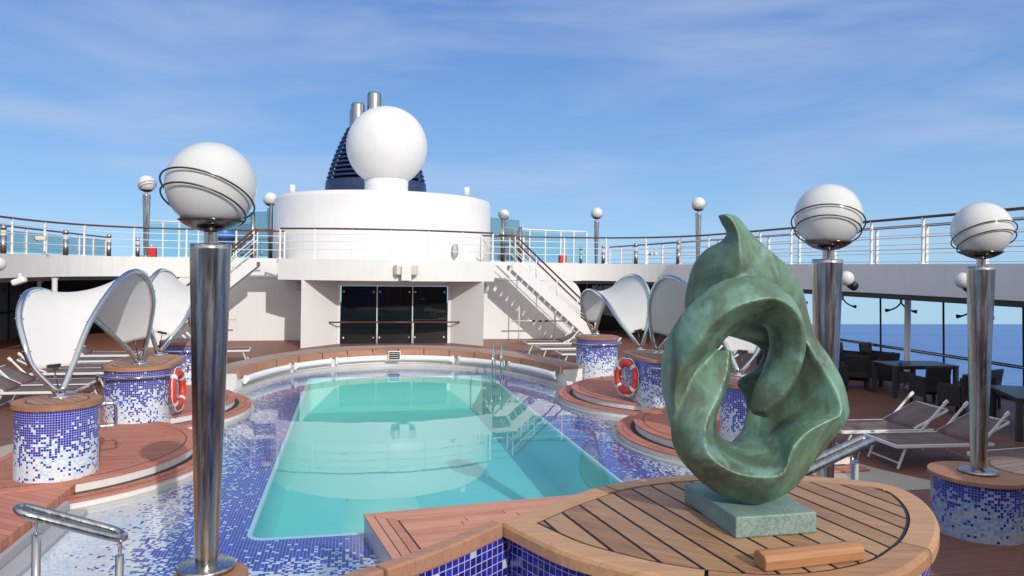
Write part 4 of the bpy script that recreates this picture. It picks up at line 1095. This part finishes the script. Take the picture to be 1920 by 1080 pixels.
# funnel
fn = thing('ship_funnel', 'dark navy louvred funnel behind the radome', 'funnel', (.3, 54.8, 3))
m = MB(); m.lathe([(3.75, 0), (3.60, 5.3), (3.55, 5.85), (3.3, 5.87)], seg=64); m.build('casing', M['funnel'], fn)
m = MB(); m.lathe([(3.2, 5.6), (2.85, 7.0), (2.25, 8.6), (1.7, 9.5), (0, 9.6)], seg=48); m.build('core', M['funneldark'], fn)
for k in range(12):
    t_ = k / 11; z = 6.1 + 3.45 * t_; r_ = 3.45 - .85 * t_ - .45 * t_ ** 2
    m = MB(); m.lathe([(r_ - .25, z - .02), (r_ + .02, z - .09), (r_ + .05, z), (r_ - .02, z + .10), (r_ - .25, z + .08)], seg=48); m.build('louvre_ring', M['funnel'], fn)
fl = 54.8
for (px, yt, w, Z) in ((671, 194, 25, 53.6), (702, 174, 26, 54), (661, 206, 10, 54.5)):
    p = D(px, yt, Z); r_ = w / 2 * Z / 1400
    m = MB(); m.lathe([(r_, 8.6), (r_, p.z - 3 - .25), (r_ * .96, p.z - 3 - .08), (r_ * .8, p.z - 3), (r_ * .7, p.z - 3.03), (0, p.z - 3.3)], (p.x - .3, p.y - fl, 0), 20); m.build('exhaust_pipe', M['pipe'], fn)

# ---- wall globe lamps
def walllamp(p, label, r_=.19, tilt_=None, back=(0, .2, 0)):
    t = thing('wall_lamp', label, 'lamp', p, 0, 'white globe wall lamps')
    m = MB(); m.lathe([(0, -r_)] + [(r_ * math.sin(R(a)), -r_ * math.cos(R(a))) for a in range(12, 180, 12)] + [(0, r_)], seg=24); m.build('globe', M['globe'], t)
    m = MB(); b_ = Vector(back); m.tube([b_ * .45 + Vector((0, 0, -.08)), b_ + Vector((0, 0, -.1))], r_ * .62, 12); m.build('mount', M['black'], t)
    return t
walllamp(D(560, 537, 28.6), 'white globe lamp on the entrance side under the left stair landing', .19, back=(.3, .05, -.05))
walllamp(D(908, 541, 28.6), 'white globe lamp beside the entrance under the right stair landing', .19, back=(-.3, .05, -.05))
walllamp(D(1587, 522, 16.2), 'white globe lamp on the shaded bulwark right of the middle lamp post', .16, back=(.25, .05, -.08))
walllamp(D(1806, 526, 14.0), 'white globe lamp on the shaded bulwark, half hidden by the right lamp post', .15, back=(.25, .05, -.08))
walllamp(D(-3, 495, 20.2), 'white globe lamp on the left bulwark at the photo edge', .19, back=(-.3, .0, -.06))

# ================================================================== UPPER DECK RING
def mirror(path): return [(-x, y) for x, y in path[::-1]]
rightp = [(3.9, 30.2), (6.6, 30.2), (8.0, 30.05), (9.3, 29.5), (10.4, 28.4), (11.1, 26.9), (11.4, 25), (11.4, 20), (11.4, 14), (11.2, 11), (10.4, 8.5), (9.0, 6.2), (7.6, 4.4), (6.5, 2.6), (5.9, 1), (5.6, -1), (5.6, -8)]
rp = [(p.x, p.y) for p in cat([(x, y, 0) for x, y in rightp], 4)]
leftp = [(-3.9, 30.2), (-6.4, 30.2), (-7.9, 30.1), (-9.4, 29.6), (-10.5, 28.4), (-11.1, 26.6), (-11.3, 24.5), (-11.4, 20), (-11.4, 14), (-11.4, 8), (-11.2, 0), (-11.2, -8)]
lp = [(p.x, p.y) for p in cat([(x, y, 0) for x, y in leftp], 4)]
XO = 15.0
def offset(path, d, side):
    out_ = []
    for i in range(len(path)):
        a, b_ = Vector(path[max(0, i - 1)]), Vector(path[min(len(path) - 1, i + 1)]); t = (b_ - a).normalized()
        nrm = Vector((t.y, -t.x)) * side; out_.append(tuple(Vector(path[i]) + nrm * d))
    return out_
for nm, path, sd, lab in (('bulwark', rp, -1, 'long white bulwark band under the right upper railing, in shade towards the camera'), ('bulwark', lp, 1, 'sunlit white bulwark band under the left upper railing')):
    t = thing(nm, lab, 'bulwark', (path[20][0], path[20][1], 2.4))
    inn = offset(path, .12, sd)
    m = MB(); m.slab(path, inn, 2.38, UZ); o = m.build('band', M['white'], t, True)
    m = MB(); m.slab(offset(path, .03, sd), offset(path, .30, sd), 2.25, 2.378); m.build('under_trim', M['black'], t, True)
# deck surface and soffit
def ringdeck(path, xo, name, z, mat):
    m = MB(); sx = 1 if xo > 0 else -1
    for i in range(len(path) - 1):
        a, b_ = path[i], path[i + 1]
        def ou(p):
            return (xo, p[1]) if abs(p[0]) > 9.5 or p[1] < 20 else (sx * (abs(p[0]) + (XO - 9.5) * 0 + (abs(xo) - 9.5) * max(0, abs(p[0]) - 3.9) / 5.6 * 1.0), p[1] + (34 - p[1]) * 1)
        m.poly([(*a, z), (*b_, z), (*ou(b_), z), (*ou(a), z)])
    return m
for path, xo, sx in ((rp, XO, 1), (lp, -XO, -1)):
    inn = offset(path, .06, -1 if sx > 0 else 1)
    m = MB(); es = []
    loop = inn + [(sx * XO, -8), (sx * XO, 60), (sx * 3.9, 60)]
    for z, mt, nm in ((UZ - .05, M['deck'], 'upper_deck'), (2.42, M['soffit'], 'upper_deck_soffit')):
        m = MB(); vv = [m.b.verts.new((*p, z)) for p in loop]
        ed = [m.b.edges.new((vv[i], vv[(i + 1) % len(vv)])) for i in range(len(vv))]
        bmesh.ops.triangle_fill(m.b, edges=ed, use_beauty=True); struct(m.build(nm, mt))
m = MB(); m.poly([(-3.9, 31.0, UZ - .07), (3.9, 31.0, UZ - .07), (3.9, 60, UZ - .07), (-3.9, 60, UZ - .07)]); struct(m.build('upper_deck', M['deck']))

# ---- unseen aft house, added to tone the steel's reflections; raised stage under the camera
ah = thing('added_aft_house', 'unseen white aft house with a window band, added for reflections in the lamp posts', 'deckhouse', (0, -8, 0))
m = MB(); m.box((0, -8.5, 3.2), (26, 2.6, 6.4)); m.build('wall', M['white'], ah, True)
for k in range(9):
    m = MB(); m.box((-10.4 + 2.6 * k, -7.18, 2.6), (2.0, .06, 1.5), bev=.01); m.build('window', M['glassdark'], ah, True)
m = MB(); m.prism([(-4.4, -7.1), (4.4, -7.1), (4.4, -.6), (1.5, .9), (-1.5, .9), (-4.4, -.6)], -.1, 1.28); struct(m.build('stage_deck', M['teak_red']))
# ---- railings
def plen(path):
    L_ = [0]
    for i in range(1, len(path)): L_.append(L_[-1] + (Vector(path[i]) - Vector(path[i - 1])).length)
    return L_
def at_len(path, L_, s_):
    i = 0
    while i < len(path) - 2 and L_[i + 1] < s_: i += 1
    t = (s_ - L_[i]) / max(1e-9, L_[i + 1] - L_[i]); return Vector(path[i]).lerp(Vector(path[i + 1]), min(1, t))
def railing(label, path, z, h=1.08, step=1.7, mids=(.32, .58, .82), pr_=.030, top=None, name='railing'):
    L_ = plen(path); mid = at_len(path, L_, L_[-1] / 2)
    t = thing(name, label, 'railing', (mid.x, mid.y, z))
    nst = int(L_[-1] / step)
    for k in range(nst + 1):
        p = at_len(path, L_, L_[-1] * k / nst)
        m = MB(); m.box((p.x, p.y, z + h / 2), (pr_ * 2, pr_ * 1.6, h), bev=.006); m.box((p.x, p.y, z + .012), (.13, .10, .024)); m.build('post', M['white2'], t, True)
    m = MB(); m.tube([(*p, z + h) for p in path], .033, 8); m.build('top_rail', top or M['handrail'], t, True)
    for f_ in mids:
        m = MB(); m.tube([(*p, z + h * f_) for p in path], .013, 6); m.build('mid_rail', M['white2'], t, True)
    return t
rr_in = [p for p in offset(rp, .1, -1) if p[1] > 2]; lr_in = [p for p in offset(lp, .1, 1) if p[1] > 2]
railing('white railing with dark teak top along the right bulwark of the upper deck', rr_in, UZ)
railing('white railing with dark teak top along the left bulwark of the upper deck', lr_in, UZ)
bfr = [(p[0] * .985, p[1] + .06) for p in front]
railing('white railing with a thin teak top round the balcony in front of the drum', bfr, UZ, 1.05, 1.28)
# outer windbreak: posts, glass, dark rail
def windbreak(sx, label):
    x = sx * 14.6
    t = thing('windbreak', label, 'windbreak', (x, 30, UZ))
    ys = [8 + 2.05 * i for i in range(19)]
    for y in ys:
        m = MB(); m.box((x, y, UZ + .56), (.09, .08, 1.12), bev=.008); m.build('post', M['white2'], t, True)
    for a, b_ in (zip(ys[:-1], ys[1:]) if sx < 0 else ()):
        m = MB(); m.box((x + sx * .02, (a + b_) / 2, UZ + .56), (.014, b_ - a - .1, .84)); m.build('glass_pane', M['pane2'] if sx > 0 else M['pane'], t, True)
    m = MB(); m.tube([(x, 7, UZ + 1.15), (x, ys[-1], UZ + 1.15)], .04, 8); m.build('top_rail', M['handrail'], t, True)
    for z in ((.30, .98) if sx < 0 else (.12, .36, .62, .90)):
        m = MB(); m.tube([(x, 7, UZ + z), (x, ys[-1], UZ + z)], .012, 6); m.build('mid_rail', M['white2'], t, True)
windbreak(-1, 'glazed windbreak railing along the left outer edge of the upper deck')
windbreak(1, 'open white railing along the right outer edge of the upper deck')
# bollard lights on upper deck
bl = thing('bollard_light', 'x', 'bollard light', (0, 0, 0), 0, 'bollard lights on the upper deck')
m = MB(); m.lathe([(0, 0), (.09, 0), (.09, .62), (.0, .62)], seg=14); m.build('post', M['pipe'], bl)
m = MB(); m.lathe([(.085, .62), (.085, .80)], seg=14); m.build('lens', M['globe'], bl)
m = MB(); m.lathe([(0, .80), (.09, .80), (.09, .95), (0, .96)], seg=14); m.build('cap', M['pipe'], bl)
first = True
for px, Z, lab in ((6, 24.5, 'bollard light at the left photo edge behind the left railing'), (123, 28, 'second bollard light from the left photo edge on the upper deck'), (204, 31.5, 'third bollard light from the left photo edge on the upper deck'), (258, 35, 'bollard light just left of the distant far left globe lamp'),
                   (1089, 42, 'bollard light left of the lone distant globe lamp behind the right railing'), (1131, 38, 'bollard light just right of the lone distant globe lamp'), (1192, 34, 'bollard light in the middle of the right upper railing'), (1272, 30, 'bollard light just left of the globe lamp beside the sculpture tip')):
    p = D(px, 480, Z); k = bl if first else dup(bl)
    first = False; k.location = (p.x, p.y, UZ); k['label'] = lab
for px, py, Z, lab in ((284, 474, 30, 'red box on the upper deck behind the left railing'), (1055, 488, 36, 'red box on the upper deck behind the right railing')):
    p = D(px, py, Z); t = thing('fire_box', lab, 'fire box', (p.x, p.y, UZ), 0, 'red boxes on the upper deck')
    m = MB(); m.box((0, 0, .21), (.36, .3, .42), bev=.02); m.build('cabinet', M['redbox'], t)
    m = MB(); m.box((0, -.155, .21), (.28, .012, .34)); m.build('door', M['redbox'], t)
    m = MB(); m.lathe([(0, .42), (.04, .42), (.03, .50), (0, .51)], seg=10); m.build('knob', M['white2'], t)
p = D(421, 443, 31); bc = thing('blue_canister', 'bright blue rounded canister behind the left globe lamp', 'canister', (p.x, p.y, UZ))
m = MB(); m.lathe([(0, .62), (.25, .63), (.38, .75), (.45, 1.0), (.42, 1.25), (.28, 1.33), (0, 1.34)], seg=24); m.build('shell', M['blue'], bc)
m = MB(); m.lathe([(.455, .80), (.47, .83), (.455, .87)], seg=24); m.tube([(0, 0, 0), (0, 0, .64)], .05, 8); m.build('stand', M['dark'], bc)
for px, py, Z, lab in ((77, 447, 23.5, 'small cream floodlight on the left upper railing'), (1226, 476, 30.5, 'small cream floodlight on the right upper railing'),):
    p = D(px, py, Z); t = thing('floodlight', lab, 'floodlight', p, 0, 'cream floodlights on the railings')
    m = MB(); m.box((0, 0, 0), (.30, .16, .13), bev=.03); m.build('housing', M['offwhite'], t)
    m = MB(); m.tube([(-.1, .02, -.06), (-.2, .05, -.02)], .03, 8); m.build('arm', M['bronzewire'], t)
# tall windscreens beside the drum
for sx, lab in ((-1, 'tall green glass windscreen on steel posts left of the drum'), (1, 'tall green glass windscreen on steel posts right of the drum')):
    t = thing('glass_windscreen', lab, 'windscreen', (sx * 5.8, 34, UZ))
    P_ = [(sx * 4.75, 33.6), (sx * 5.6, 34.4), (sx * 6.6, 35.2)]
    for i, p in enumerate(P_):
        hh = 2.35 - .3 * i
        m = MB(); m.tube([(*p, UZ), (*p, UZ + hh)], .085, 12); m.build('post', M['pipe'], t, True)
    for a, b_ in zip(P_[:-1], P_[1:]):
        hh = 1.95; m = MB(); c_ = ((a[0] + b_[0]) / 2, (a[1] + b_[1]) / 2)
        m.box((*c_, UZ + .12 + hh / 2), (math.hypot(b_[0] - a[0], b_[1] - a[1]) - .1, .012, hh), rz=math.atan2(b_[1] - a[1], b_[0] - a[0])); m.build('glass_pane', M['pane'], t, True)
    L2_ = [(sx * 5.6, 35.2), (sx * 7.4, 36.6), (sx * 9.2, 37.2), (sx * 10.6, 37.2)]
    for a, b_ in zip(L2_[:-1], L2_[1:]):
        c_ = ((a[0] + b_[0]) / 2, (a[1] + b_[1]) / 2); hh = 1.5
        m = MB(); m.box((*c_, UZ + .1 + hh / 2), (math.hypot(b_[0] - a[0], b_[1] - a[1]) - .08, .012, hh), rz=math.atan2(b_[1] - a[1], b_[0] - a[0])); m.build('glass_pane', M['pane'], t, True)
    for p in [tuple(Vector(a).lerp(Vector(b_), f_)) for a, b_ in zip(L2_[:-1], L2_[1:]) for f_ in (0, .5)] + [L2_[-1]]:
        m = MB(); m.box((*p, UZ + .85), (.06, .06, 1.7)); m.build('slim_post', M['white2'], t, True)
    m = MB(); m.tube([(*p, UZ + 1.7) for p in L2_], .04, 8); m.build('top_rail', M['white2'], t, True)

# ---- stairs
def stairs(sx, label):
    x0, x1 = sx * 3.95, sx * 8.15; y0, y1 = 27.55, 28.55
    t = thing('staircase', label, 'staircase', (x1, 28, 0), 0, 'white stairs to the upper deck')
    n = 15
    tops = sx * 4.75
    m = MB(); m.box((sx * (3.85 + .45), (y0 + y1) / 2 + .1, UZ - .07), (.9, 1.2, .14)); m.build('landing', M['white2'], t, True)
    for y in (y0, y1):
        m = MB(); A = [(tops - sx * .1, UZ), (x1, .02), (x1 - sx * .02, -.0), (x1 - sx * .55, 0), (tops - sx * .1, UZ - .42)]
        ol = [(tops - sx * .15, UZ + .0), (tops + sx * .05, UZ), (x1, .30), (x1, 0), (x1 - sx * .30, 0), (tops - sx * .15, UZ - .30)]
        a_ = [m.b.verts.new((x, y - .025, z)) for x, z in ol]; b2 = [m.b.verts.new((x, y + .025, z)) for x, z in ol]
        for i in range(len(ol)): m.b.faces.new([a_[i], a_[(i + 1) % len(ol)], b2[(i + 1) % len(ol)], b2[i]])
        m.b.faces.new(a_); m.b.faces.new(b2[::-1]); m.build('stringer', M['white2'], t, True)
    for k in range(1, n):
        f_ = k / n; x = tops + (x1 - tops) * f_; z = UZ * (1 - f_)
        m = MB(); m.box((x, (y0 + y1) / 2, z), (.26, y1 - y0 - .06, .035)); m.build('tread', M['white2'], t, True)
        
    for y in (y0, y1):
        m = MB(); m.tube([(tops - sx * .7, y, UZ + 1.0), (tops - sx * .05, y, UZ + 1.0), (x1 - sx * .15, y, 1.08)], .036, 8); m.build('handrail', M['handrail'], t, True)
        for f_ in (.35, .68):
            m = MB(); m.tube([(tops - sx * .05, y, UZ + f_), (x1 - sx * .1, y, f_ + .08)], .016, 6); m.build('mid_rail', M['white2'], t, True)
        for f_ in (0, .25, .5, .75, .97):
            x = tops - sx * .05 + (x1 - sx * .15 - tops + sx * .05) * f_; zb = UZ * (1 - f_) + .02
            m = MB(); m.tube([(x, y, zb), (x, y, UZ + 1.0 + (1.08 - UZ - 1.0) * f_)], .022, 6); m.build('rail_post', M['white2'], t, True)
    return t
stairs(1, 'white stairs with teak handrails climbing left, right of the entrance')
stairs(-1, 'white stairs with teak handrails climbing right, partly behind the left lamp post')
# folding safety barriers beside the stairs
for sx, lab in ((-1, 'yellow and black striped barrier frame under the left stairs'), (1, 'black and white striped barrier frame under the right stairs')):
    t = thing('safety_barrier', lab, 'barrier', (sx * 6.4, 28.9, 0), 0, 'barrier frames below the stairs')
    xs = (-6.05, -5.78) if sx < 0 else (5.15, 6.6)
    for x in xs:
        m = MB(); m.tube([(x, 28.75, 0), (x, 28.75, 1.75 if sx < 0 else 1.5)], .022, 8); m.build('upright', M['white2'], t, True)
    zz = .86 if sx < 0 else .78
    m = MB(); m.tube([(xs[0] - .3, 28.75, zz), (xs[1] + (.35 if sx < 0 else .5), 28.75, zz)], .03, 8); m.build('bar', M['offwhite'], t, True)
    mats = ('yellow', 'black') if sx < 0 else ('white2', 'black')
    for k in range(6):
        m = MB()
        if sx < 0:
            for x in xs: m.tube([(x, 28.75, 1.12 + k * .1), (x, 28.75, 1.22 + k * .1)], .032, 8)
        else:
            m.tube([(5.55 + k * .13, 28.75, zz), (5.68 + k * .13, 28.75, zz)], .036, 8)
        m.build('stripe', M[mats[k % 2]], t, True)

# ================================================================== SIDES: COLUMNS, SCREENS, RAILS
def side(sx):
    x = sx * 13.6
    t = thing('side_screen', 'open sea side framing with dark mullions, headers and rail, right of the pool' if sx > 0 else 'dark tinted glass side wall left of the pool', 'screen', (x, 24, 0))
    ys = [2.4 + 2.35 * i for i in range(15)]
    m = MB(); m.box((x, 19, 2.36), (.12, 40, .12)); m.build('header', M['dark'], t, True)
    if sx > 0:
        m = MB(); m.tube([(x, -1, .78), (x, 36, .78)], .045, 8); m.build('side_rail', M['steel'], t, True)
        m = MB(); m.box((x + .05, 19, .0), (.1, 40, .16)); m.build('curb', M['dark'], t, True)
        for y in ys:
            m = MB(); m.tube([(x + .06, y, .0), (x + .02, y + .02, 2.34)], .028, 6); m.build('mullion', M['dark'], t, True)
    else:
        for y in ys:
            m = MB(); m.box((x, y, 1.18), (.05, .07, 2.36)); m.build('mullion', M['dark'], t, True)
        for a, b_ in zip(ys[:-1], ys[1:]):
            m = MB(); m.box((x - .03, (a + b_) / 2, 1.18), (.02, b_ - a - .02, 2.36)); m.build('glass_pane', M['glassteal'], t, True)
        m = MB(); m.tube([(x + .1, 0, 1.02), (x + .1, 35, 1.02)], .03, 8); m.build('side_rail', M['dark'], t, True)
    for k, y in enumerate(ys):
        if y < 6 or y > 32: continue
        lb = ('double arm spot light hanging under the right bulwark over the sea view' if sx > 0 else 'double arm spot light hanging under the left bulwark')
        h = thing('hanging_spotlight', lb, 'spot light', (sx * 12.6, y + .3, 2.42), 0, 'spot lights hung under the %s upper deck' % ('right' if sx > 0 else 'left'))
        m = MB(); m.tube([(0, 0, 0), (0, 0, -.32)], .03, 8); m.build('stem', M['grey'], h)
        m = MB()
        for s_ in (-1, 1): m.tube(cat([(0, 0, -.3), (-s_ * sx * .06, s_ * .08, -.42), (-s_ * sx * .15, s_ * .2, -.5), (-s_ * sx * .22, s_ * .30, -.52)], 4), [.02] * 9 + [.03, .04, .05, .045], 8)
        m.build('arm', M['dark'], h)
side(1); side(-1)
for i, (x, y, lab) in enumerate(((12.3, 16.2, 'white round column under the right upper deck beside the dark table'), (12.3, 25, 'white column under the right upper deck far back'),
                                 (-9.9, 24.4, 'white column under the left upper deck seen below the near sail'), (-12.2, 29.5, 'grey column far back under the left upper deck'))):
    t = thing('column', lab, 'column', (x, y, 0), 0, 'columns under the upper deck')
    m = MB(); m.lathe([(.12, 0), (.12, .05), (.075, .08), (.075, 2.34), (.1, 2.4)], seg=16); m.build('shaft', M['white2'], t)
# dark end walls below the upper deck, aft side
for sx in (-1, 1):
    t = thing('end_wall', 'dark lounge wall under the %s upper deck beyond the stairs' % ('right' if sx > 0 else 'left'), 'wall', (sx * 11, 33.5, 0))
    m = MB(); m.box((sx * 11.3, 33.6, 1.2), (7.0, .2, 2.42)); m.build('wall_panel', M['dark'], t, True)
    m = MB(); m.box((sx * 10.4, 33.45, 1.05), (1.6, .06, 2.1)); m.build('doorway', M['glassdark'], t, True)
    m = MB()
    for k in range(3): m.box((sx * (8.8 + k * .5), 33.0, 1.2), (.05, .05, 2.4))
    m.build('grey_frame', M['grey'], t, True)
p = D(36, 527, 20.5); t = thing('wall_floodlight', 'white angled floodlight hanging under the left bulwark', 'floodlight', p)
m = MB(); m.box((0, 0, 0), (.36, .22, .17), bev=.05, mat=Matrix.Rotation(R(-20), 4, 'Y')); m.build('housing', M['white2'], t)
m = MB(); m.box((0, .08, .14), (.08, .06, .16)); m.build('bracket', M['alu'], t)

# ================================================================== FURNITURE
def make_lounger():
    t = thing('sun_lounger', 'x', 'sun lounger', (0, 0, 0), 0, 'sun loungers on the pool deck')
    # foot end at x=0, head towards +x; width along y
    W_, L_, H_ = .80, 1.22, .36
    m = MB()
    for s_ in (-1, 1): m.bar((0, s_ * W_ / 2, H_), (L_ + .35, s_ * W_ / 2, H_), .03, .05, .006)
    m.bar((0, -W_ / 2, H_), (0, W_ / 2, H_), .03, .05, .006); m.bar((L_ + .35, -W_ / 2, H_), (L_ + .35, W_ / 2, H_), .03, .045, .006)
    m.build('frame', M['alu'], t)
    m = MB(); nx = 10
    rows = [[m.b.verts.new((.02 + (L_ - .02) * i / nx, (-.5 + j / 4) * (W_ - .03), H_ + .022 - .02 * math.sin(PI * j / 4) * math.sin(PI * i / nx))) for j in range(5)] for i in range(nx + 1)]
    for i in range(nx):
        for j in range(4): m.b.faces.new([rows[i][j], rows[i + 1][j], rows[i + 1][j + 1], rows[i][j + 1]]).smooth = True
    o = m.build('seat_sling', M['sling'], t); sm = o.modifiers.new('s', 'SOLIDIFY'); sm.thickness = .006
    ba = R(26); bl_ = .66; hx = L_ + .02
    def B(u, y): return (hx + u * math.cos(ba), y, H_ + .03 + u * math.sin(ba))
    m = MB()
    for s_ in (-1, 1): m.bar(B(0, s_ * (W_ / 2 - .02)), B(bl_, s_ * (W_ / 2 - .02)), .026, .035, .005)
    m.bar(B(bl_, -W_ / 2 + .02), B(bl_, W_ / 2 - .02), .026, .035, .005)
    bf = m.build('back_frame', M['alu'], t)
    m = MB()
    rows = [[m.b.verts.new(B(.0 + bl_ * .98 * i / 6, (-.5 + j / 4) * (W_ - .06))) for j in range(5)] for i in range(7)]
    for i in range(7):
        for j in range(5): rows[i][j].co.z += .018 - .022 * math.sin(PI * j / 4)
    for i in range(6):
        for j in range(4): m.b.faces.new([rows[i][j], rows[i + 1][j], rows[i + 1][j + 1], rows[i][j + 1]]).smooth = True
    o = m.build('backrest_sling', M['sling'], t); sm = o.modifiers.new('s', 'SOLIDIFY'); sm.thickness = .006
    for s_ in (-1, 1):
        m = MB(); y = s_ * (W_ / 2 + .012); m.bar((L_ + .10, y, H_ - .02), (L_ + .52, y, H_ + .42), .022, .04, .006); m.box((L_ + .55, y, H_ + .45), (.10, .03, .06), bev=.012, mat=Matrix.Rotation(R(-42), 4, 'Y')); m.build('sunshade_arm', M['alu'], t)
    for (xa, xb) in ((.18, .05), (L_ + .05, L_ + .22)):
        m = MB()
        for s_ in (-1, 1): m.bar((xa, s_ * (W_ / 2 - .05), H_ - .02), (xb, s_ * (W_ / 2 - .05), .02), .03, .03, .005)
        m.bar((xb + (xa - xb) * .3, -W_ / 2 + .05, .10), (xb + (xa - xb) * .3, W_ / 2 - .05, .10), .022, .022)
        m.build('leg_frame', M['alu'], t)
    return t
lg = make_lounger(); used = [False]
def lounger(x, y, rz, lab):
    k = lg if not used[0] else dup(lg); used[0] = True
    k.location = (x, y, 0); k.rotation_euler = (0, 0, rz); k['label'] = lab
lounger(6.52, 9.86, R(-4), 'brown sling lounger nearest the right lamp pedestal, right of the sculpture')
lounger(6.35, 10.85, R(-4), 'brown sling lounger beyond the nearest one, its foot hidden by the sculpture edge')
lounger(7.25, 8.55, R(5), 'lounger behind the right lamp pedestal, only its raised back showing at the photo edge')
LL = [(-6.55, 16.35, 'lounger nearest the camera on the left, its rail passing behind the first sail foot'), (-6.6, 17.25, 'second lounger on the left, with its foot just right of the first sail base'),
      (-6.75, 18.95, 'third lounger on the left, rail ending at the wide mosaic pillar'), (-6.8, 19.8, 'fourth lounger on the left, just beyond the third one'),
      (-7.05, 21.2, 'fifth lounger on the left, backrest seen through the gap under the near sail'), (-7.1, 22.4, 'farthest lounger on the left under the open side of the near sail')]
for x, y, lab in LL: lounger(x, y, PI + R(random.uniform(-2, 2)), lab)
lounger(-4.25, 23.3, PI + R(4), 'lounger on the far left deck just right of the big lamp post')
for x, y, lab in ((4.45, 24.6, 'farthest lounger of the row at the foot of the right stairs'), (4.5, 23.0, 'middle lounger of the row left of the far right pillar'), (4.75, 21.5, 'nearest lounger of the row left of the far right pillar'),
                  (6.9, 19.9, 'lounger between the two right mosaic pillars, farther one'), (6.8, 18.3, 'lounger between the two right mosaic pillars, nearer one')):
    lounger(x, y, R(random.uniform(-2, 2)), lab)
# dark dining set
def make_chair():
    t = thing('wicker_armchair', 'x', 'armchair', (0, 0, 0), 0, 'dark wicker armchairs')
    m = MB(); m.box((0, 0, .36), (.56, .56, .14), bev=.02); m.build('seat', M['wicker'], t)
    m = MB(); m.box((0, .27, .58), (.56, .06, .56), bev=.02, mat=Matrix.Rotation(R(-9), 4, 'X')); m.build('backrest', M['wicker'], t)
    for s_ in (-1, 1):
        m = MB(); m.box((s_ * .28, -.01, .40), (.06, .56, .44), bev=.015); m.build('arm', M['wicker'], t)
        for y in (-.25, .25):
            m = MB(); m.bar((s_ * .27, y, .2), (s_ * .27, y, 0), .05, .05); m.build('leg', M['wicker'], t)
    m = MB(); m.box((0, -.26, .24), (.5, .04, .16)); m.build('apron', M['wicker'], t)
    return t
def make_table(L_=1.6, W_=.9):
    t = thing('dining_table', 'x', 'table', (0, 0, 0), 0, 'dark dining tables')
    m = MB(); m.box((0, 0, .735), (L_, W_, .04), bev=.006); m.build('table_top', M['tabledark'], t)
    m = MB(); m.box((0, 0, .685), (L_ - .1, W_ - .1, .05)); m.build('apron', M['wicker'], t)
    for sx in (-1, 1):
        for sy in (-1, 1):
            m = MB(); m.box((sx * (L_ / 2 - .05), sy * (W_ / 2 - .05), .36), (.09, .09, .72), bev=.006); m.build('leg', M['tabledark'], t)
    return t
ch = make_chair(); tb = make_table(); uc = [False]; ut = [False]
def chair(x, y, rz, lab):
    k = ch if not uc[0] else dup(ch); uc[0] = True
    k.location = (x, y, 0); k.rotation_euler = (0, 0, rz); k['label'] = lab
def table(x, y, rz, lab):
    k = tb if not ut[0] else dup(tb); ut[0] = True
    k.location = (x, y, 0); k.rotation_euler = (0, 0, rz); k['label'] = lab
table(11.75, 15.3, R(-6), 'dark rectangular dining table in front of the white column, right')
table(12.0, 20.0, R(-10), 'dark dining table farther back on the right, behind the middle lamp post')
table(10.75, 11.3, R(62), 'dark dining table at the right photo edge, behind the right lamp post')
chair(11.25, 14.25, R(172), 'dark wicker armchair in front of the right dining table, back to the camera')
chair(12.05, 13.7, R(200), 'dark wicker armchair right of the one standing in front of the dining table')
chair(12.1, 16.3, R(12), 'dark wicker armchair behind the dining table, its back showing above the top')
chair(10.35, 16.4, R(70), 'dark wicker armchair at the left end of the dining table')
chair(10.6, 17.5, R(150), 'dark wicker armchair right beside the middle lamp post, nearer one')
chair(11.4, 18.6, R(160), 'dark wicker armchair by the farther right table, near side')
chair(11.2, 20.6, R(20), 'dark wicker armchair by the farther right table, far side')
chair(11.15, 12.9, R(150), 'dark wicker armchair just left of the right lamp post')
chair(11.75, 11.9, R(215), 'dark wicker armchair just right of the right lamp post, facing away')
chair(11.75, 10.7, R(250), 'dark wicker armchair at the right photo edge')
for px, py, rz, lab in ((1603, 728, R(150), 'dark wicker armchair just right of the middle lamp post, nearest of its cluster'), (1652, 722, R(185), 'dark wicker armchair at the near left corner of the dining table'),
                        (1640, 700, R(20), 'dark wicker armchair behind the left corner of the dining table'), (1592, 700, R(35), 'dark wicker armchair behind the nearest one beside the middle lamp post'), (1800, 775, R(185), 'dark wicker armchair left of the right lamp post, back towards the pool')):
    p = G(px, py, 0); chair(p.x, p.y, rz, lab)
table(-12.3, 20.6, R(90), 'dark dining table at the left photo edge')
chair(-11.6, 22.2, R(20), 'dark wicker armchair beyond the left edge table')
chair(-12.6, 19.2, R(170), 'dark wicker armchair by the left edge table, near side')
mug = thing('blue_mug', 'small blue mug on the seat edge by the dining table', 'mug', (11.2, 15.1, .757))
m = MB(); m.lathe([(0, 0), (.045, 0), (.05, .1), (.043, .1), (.038, .012), (0, .012)], seg=16); m.build('cup', M['blue'], mug)
m = MB(); m.tube(cat([(.045, 0, .08), (.08, 0, .07), (.08, 0, .03), (.045, 0, .02)], 4), .007, 6); m.build('handle', M['blue'], mug)
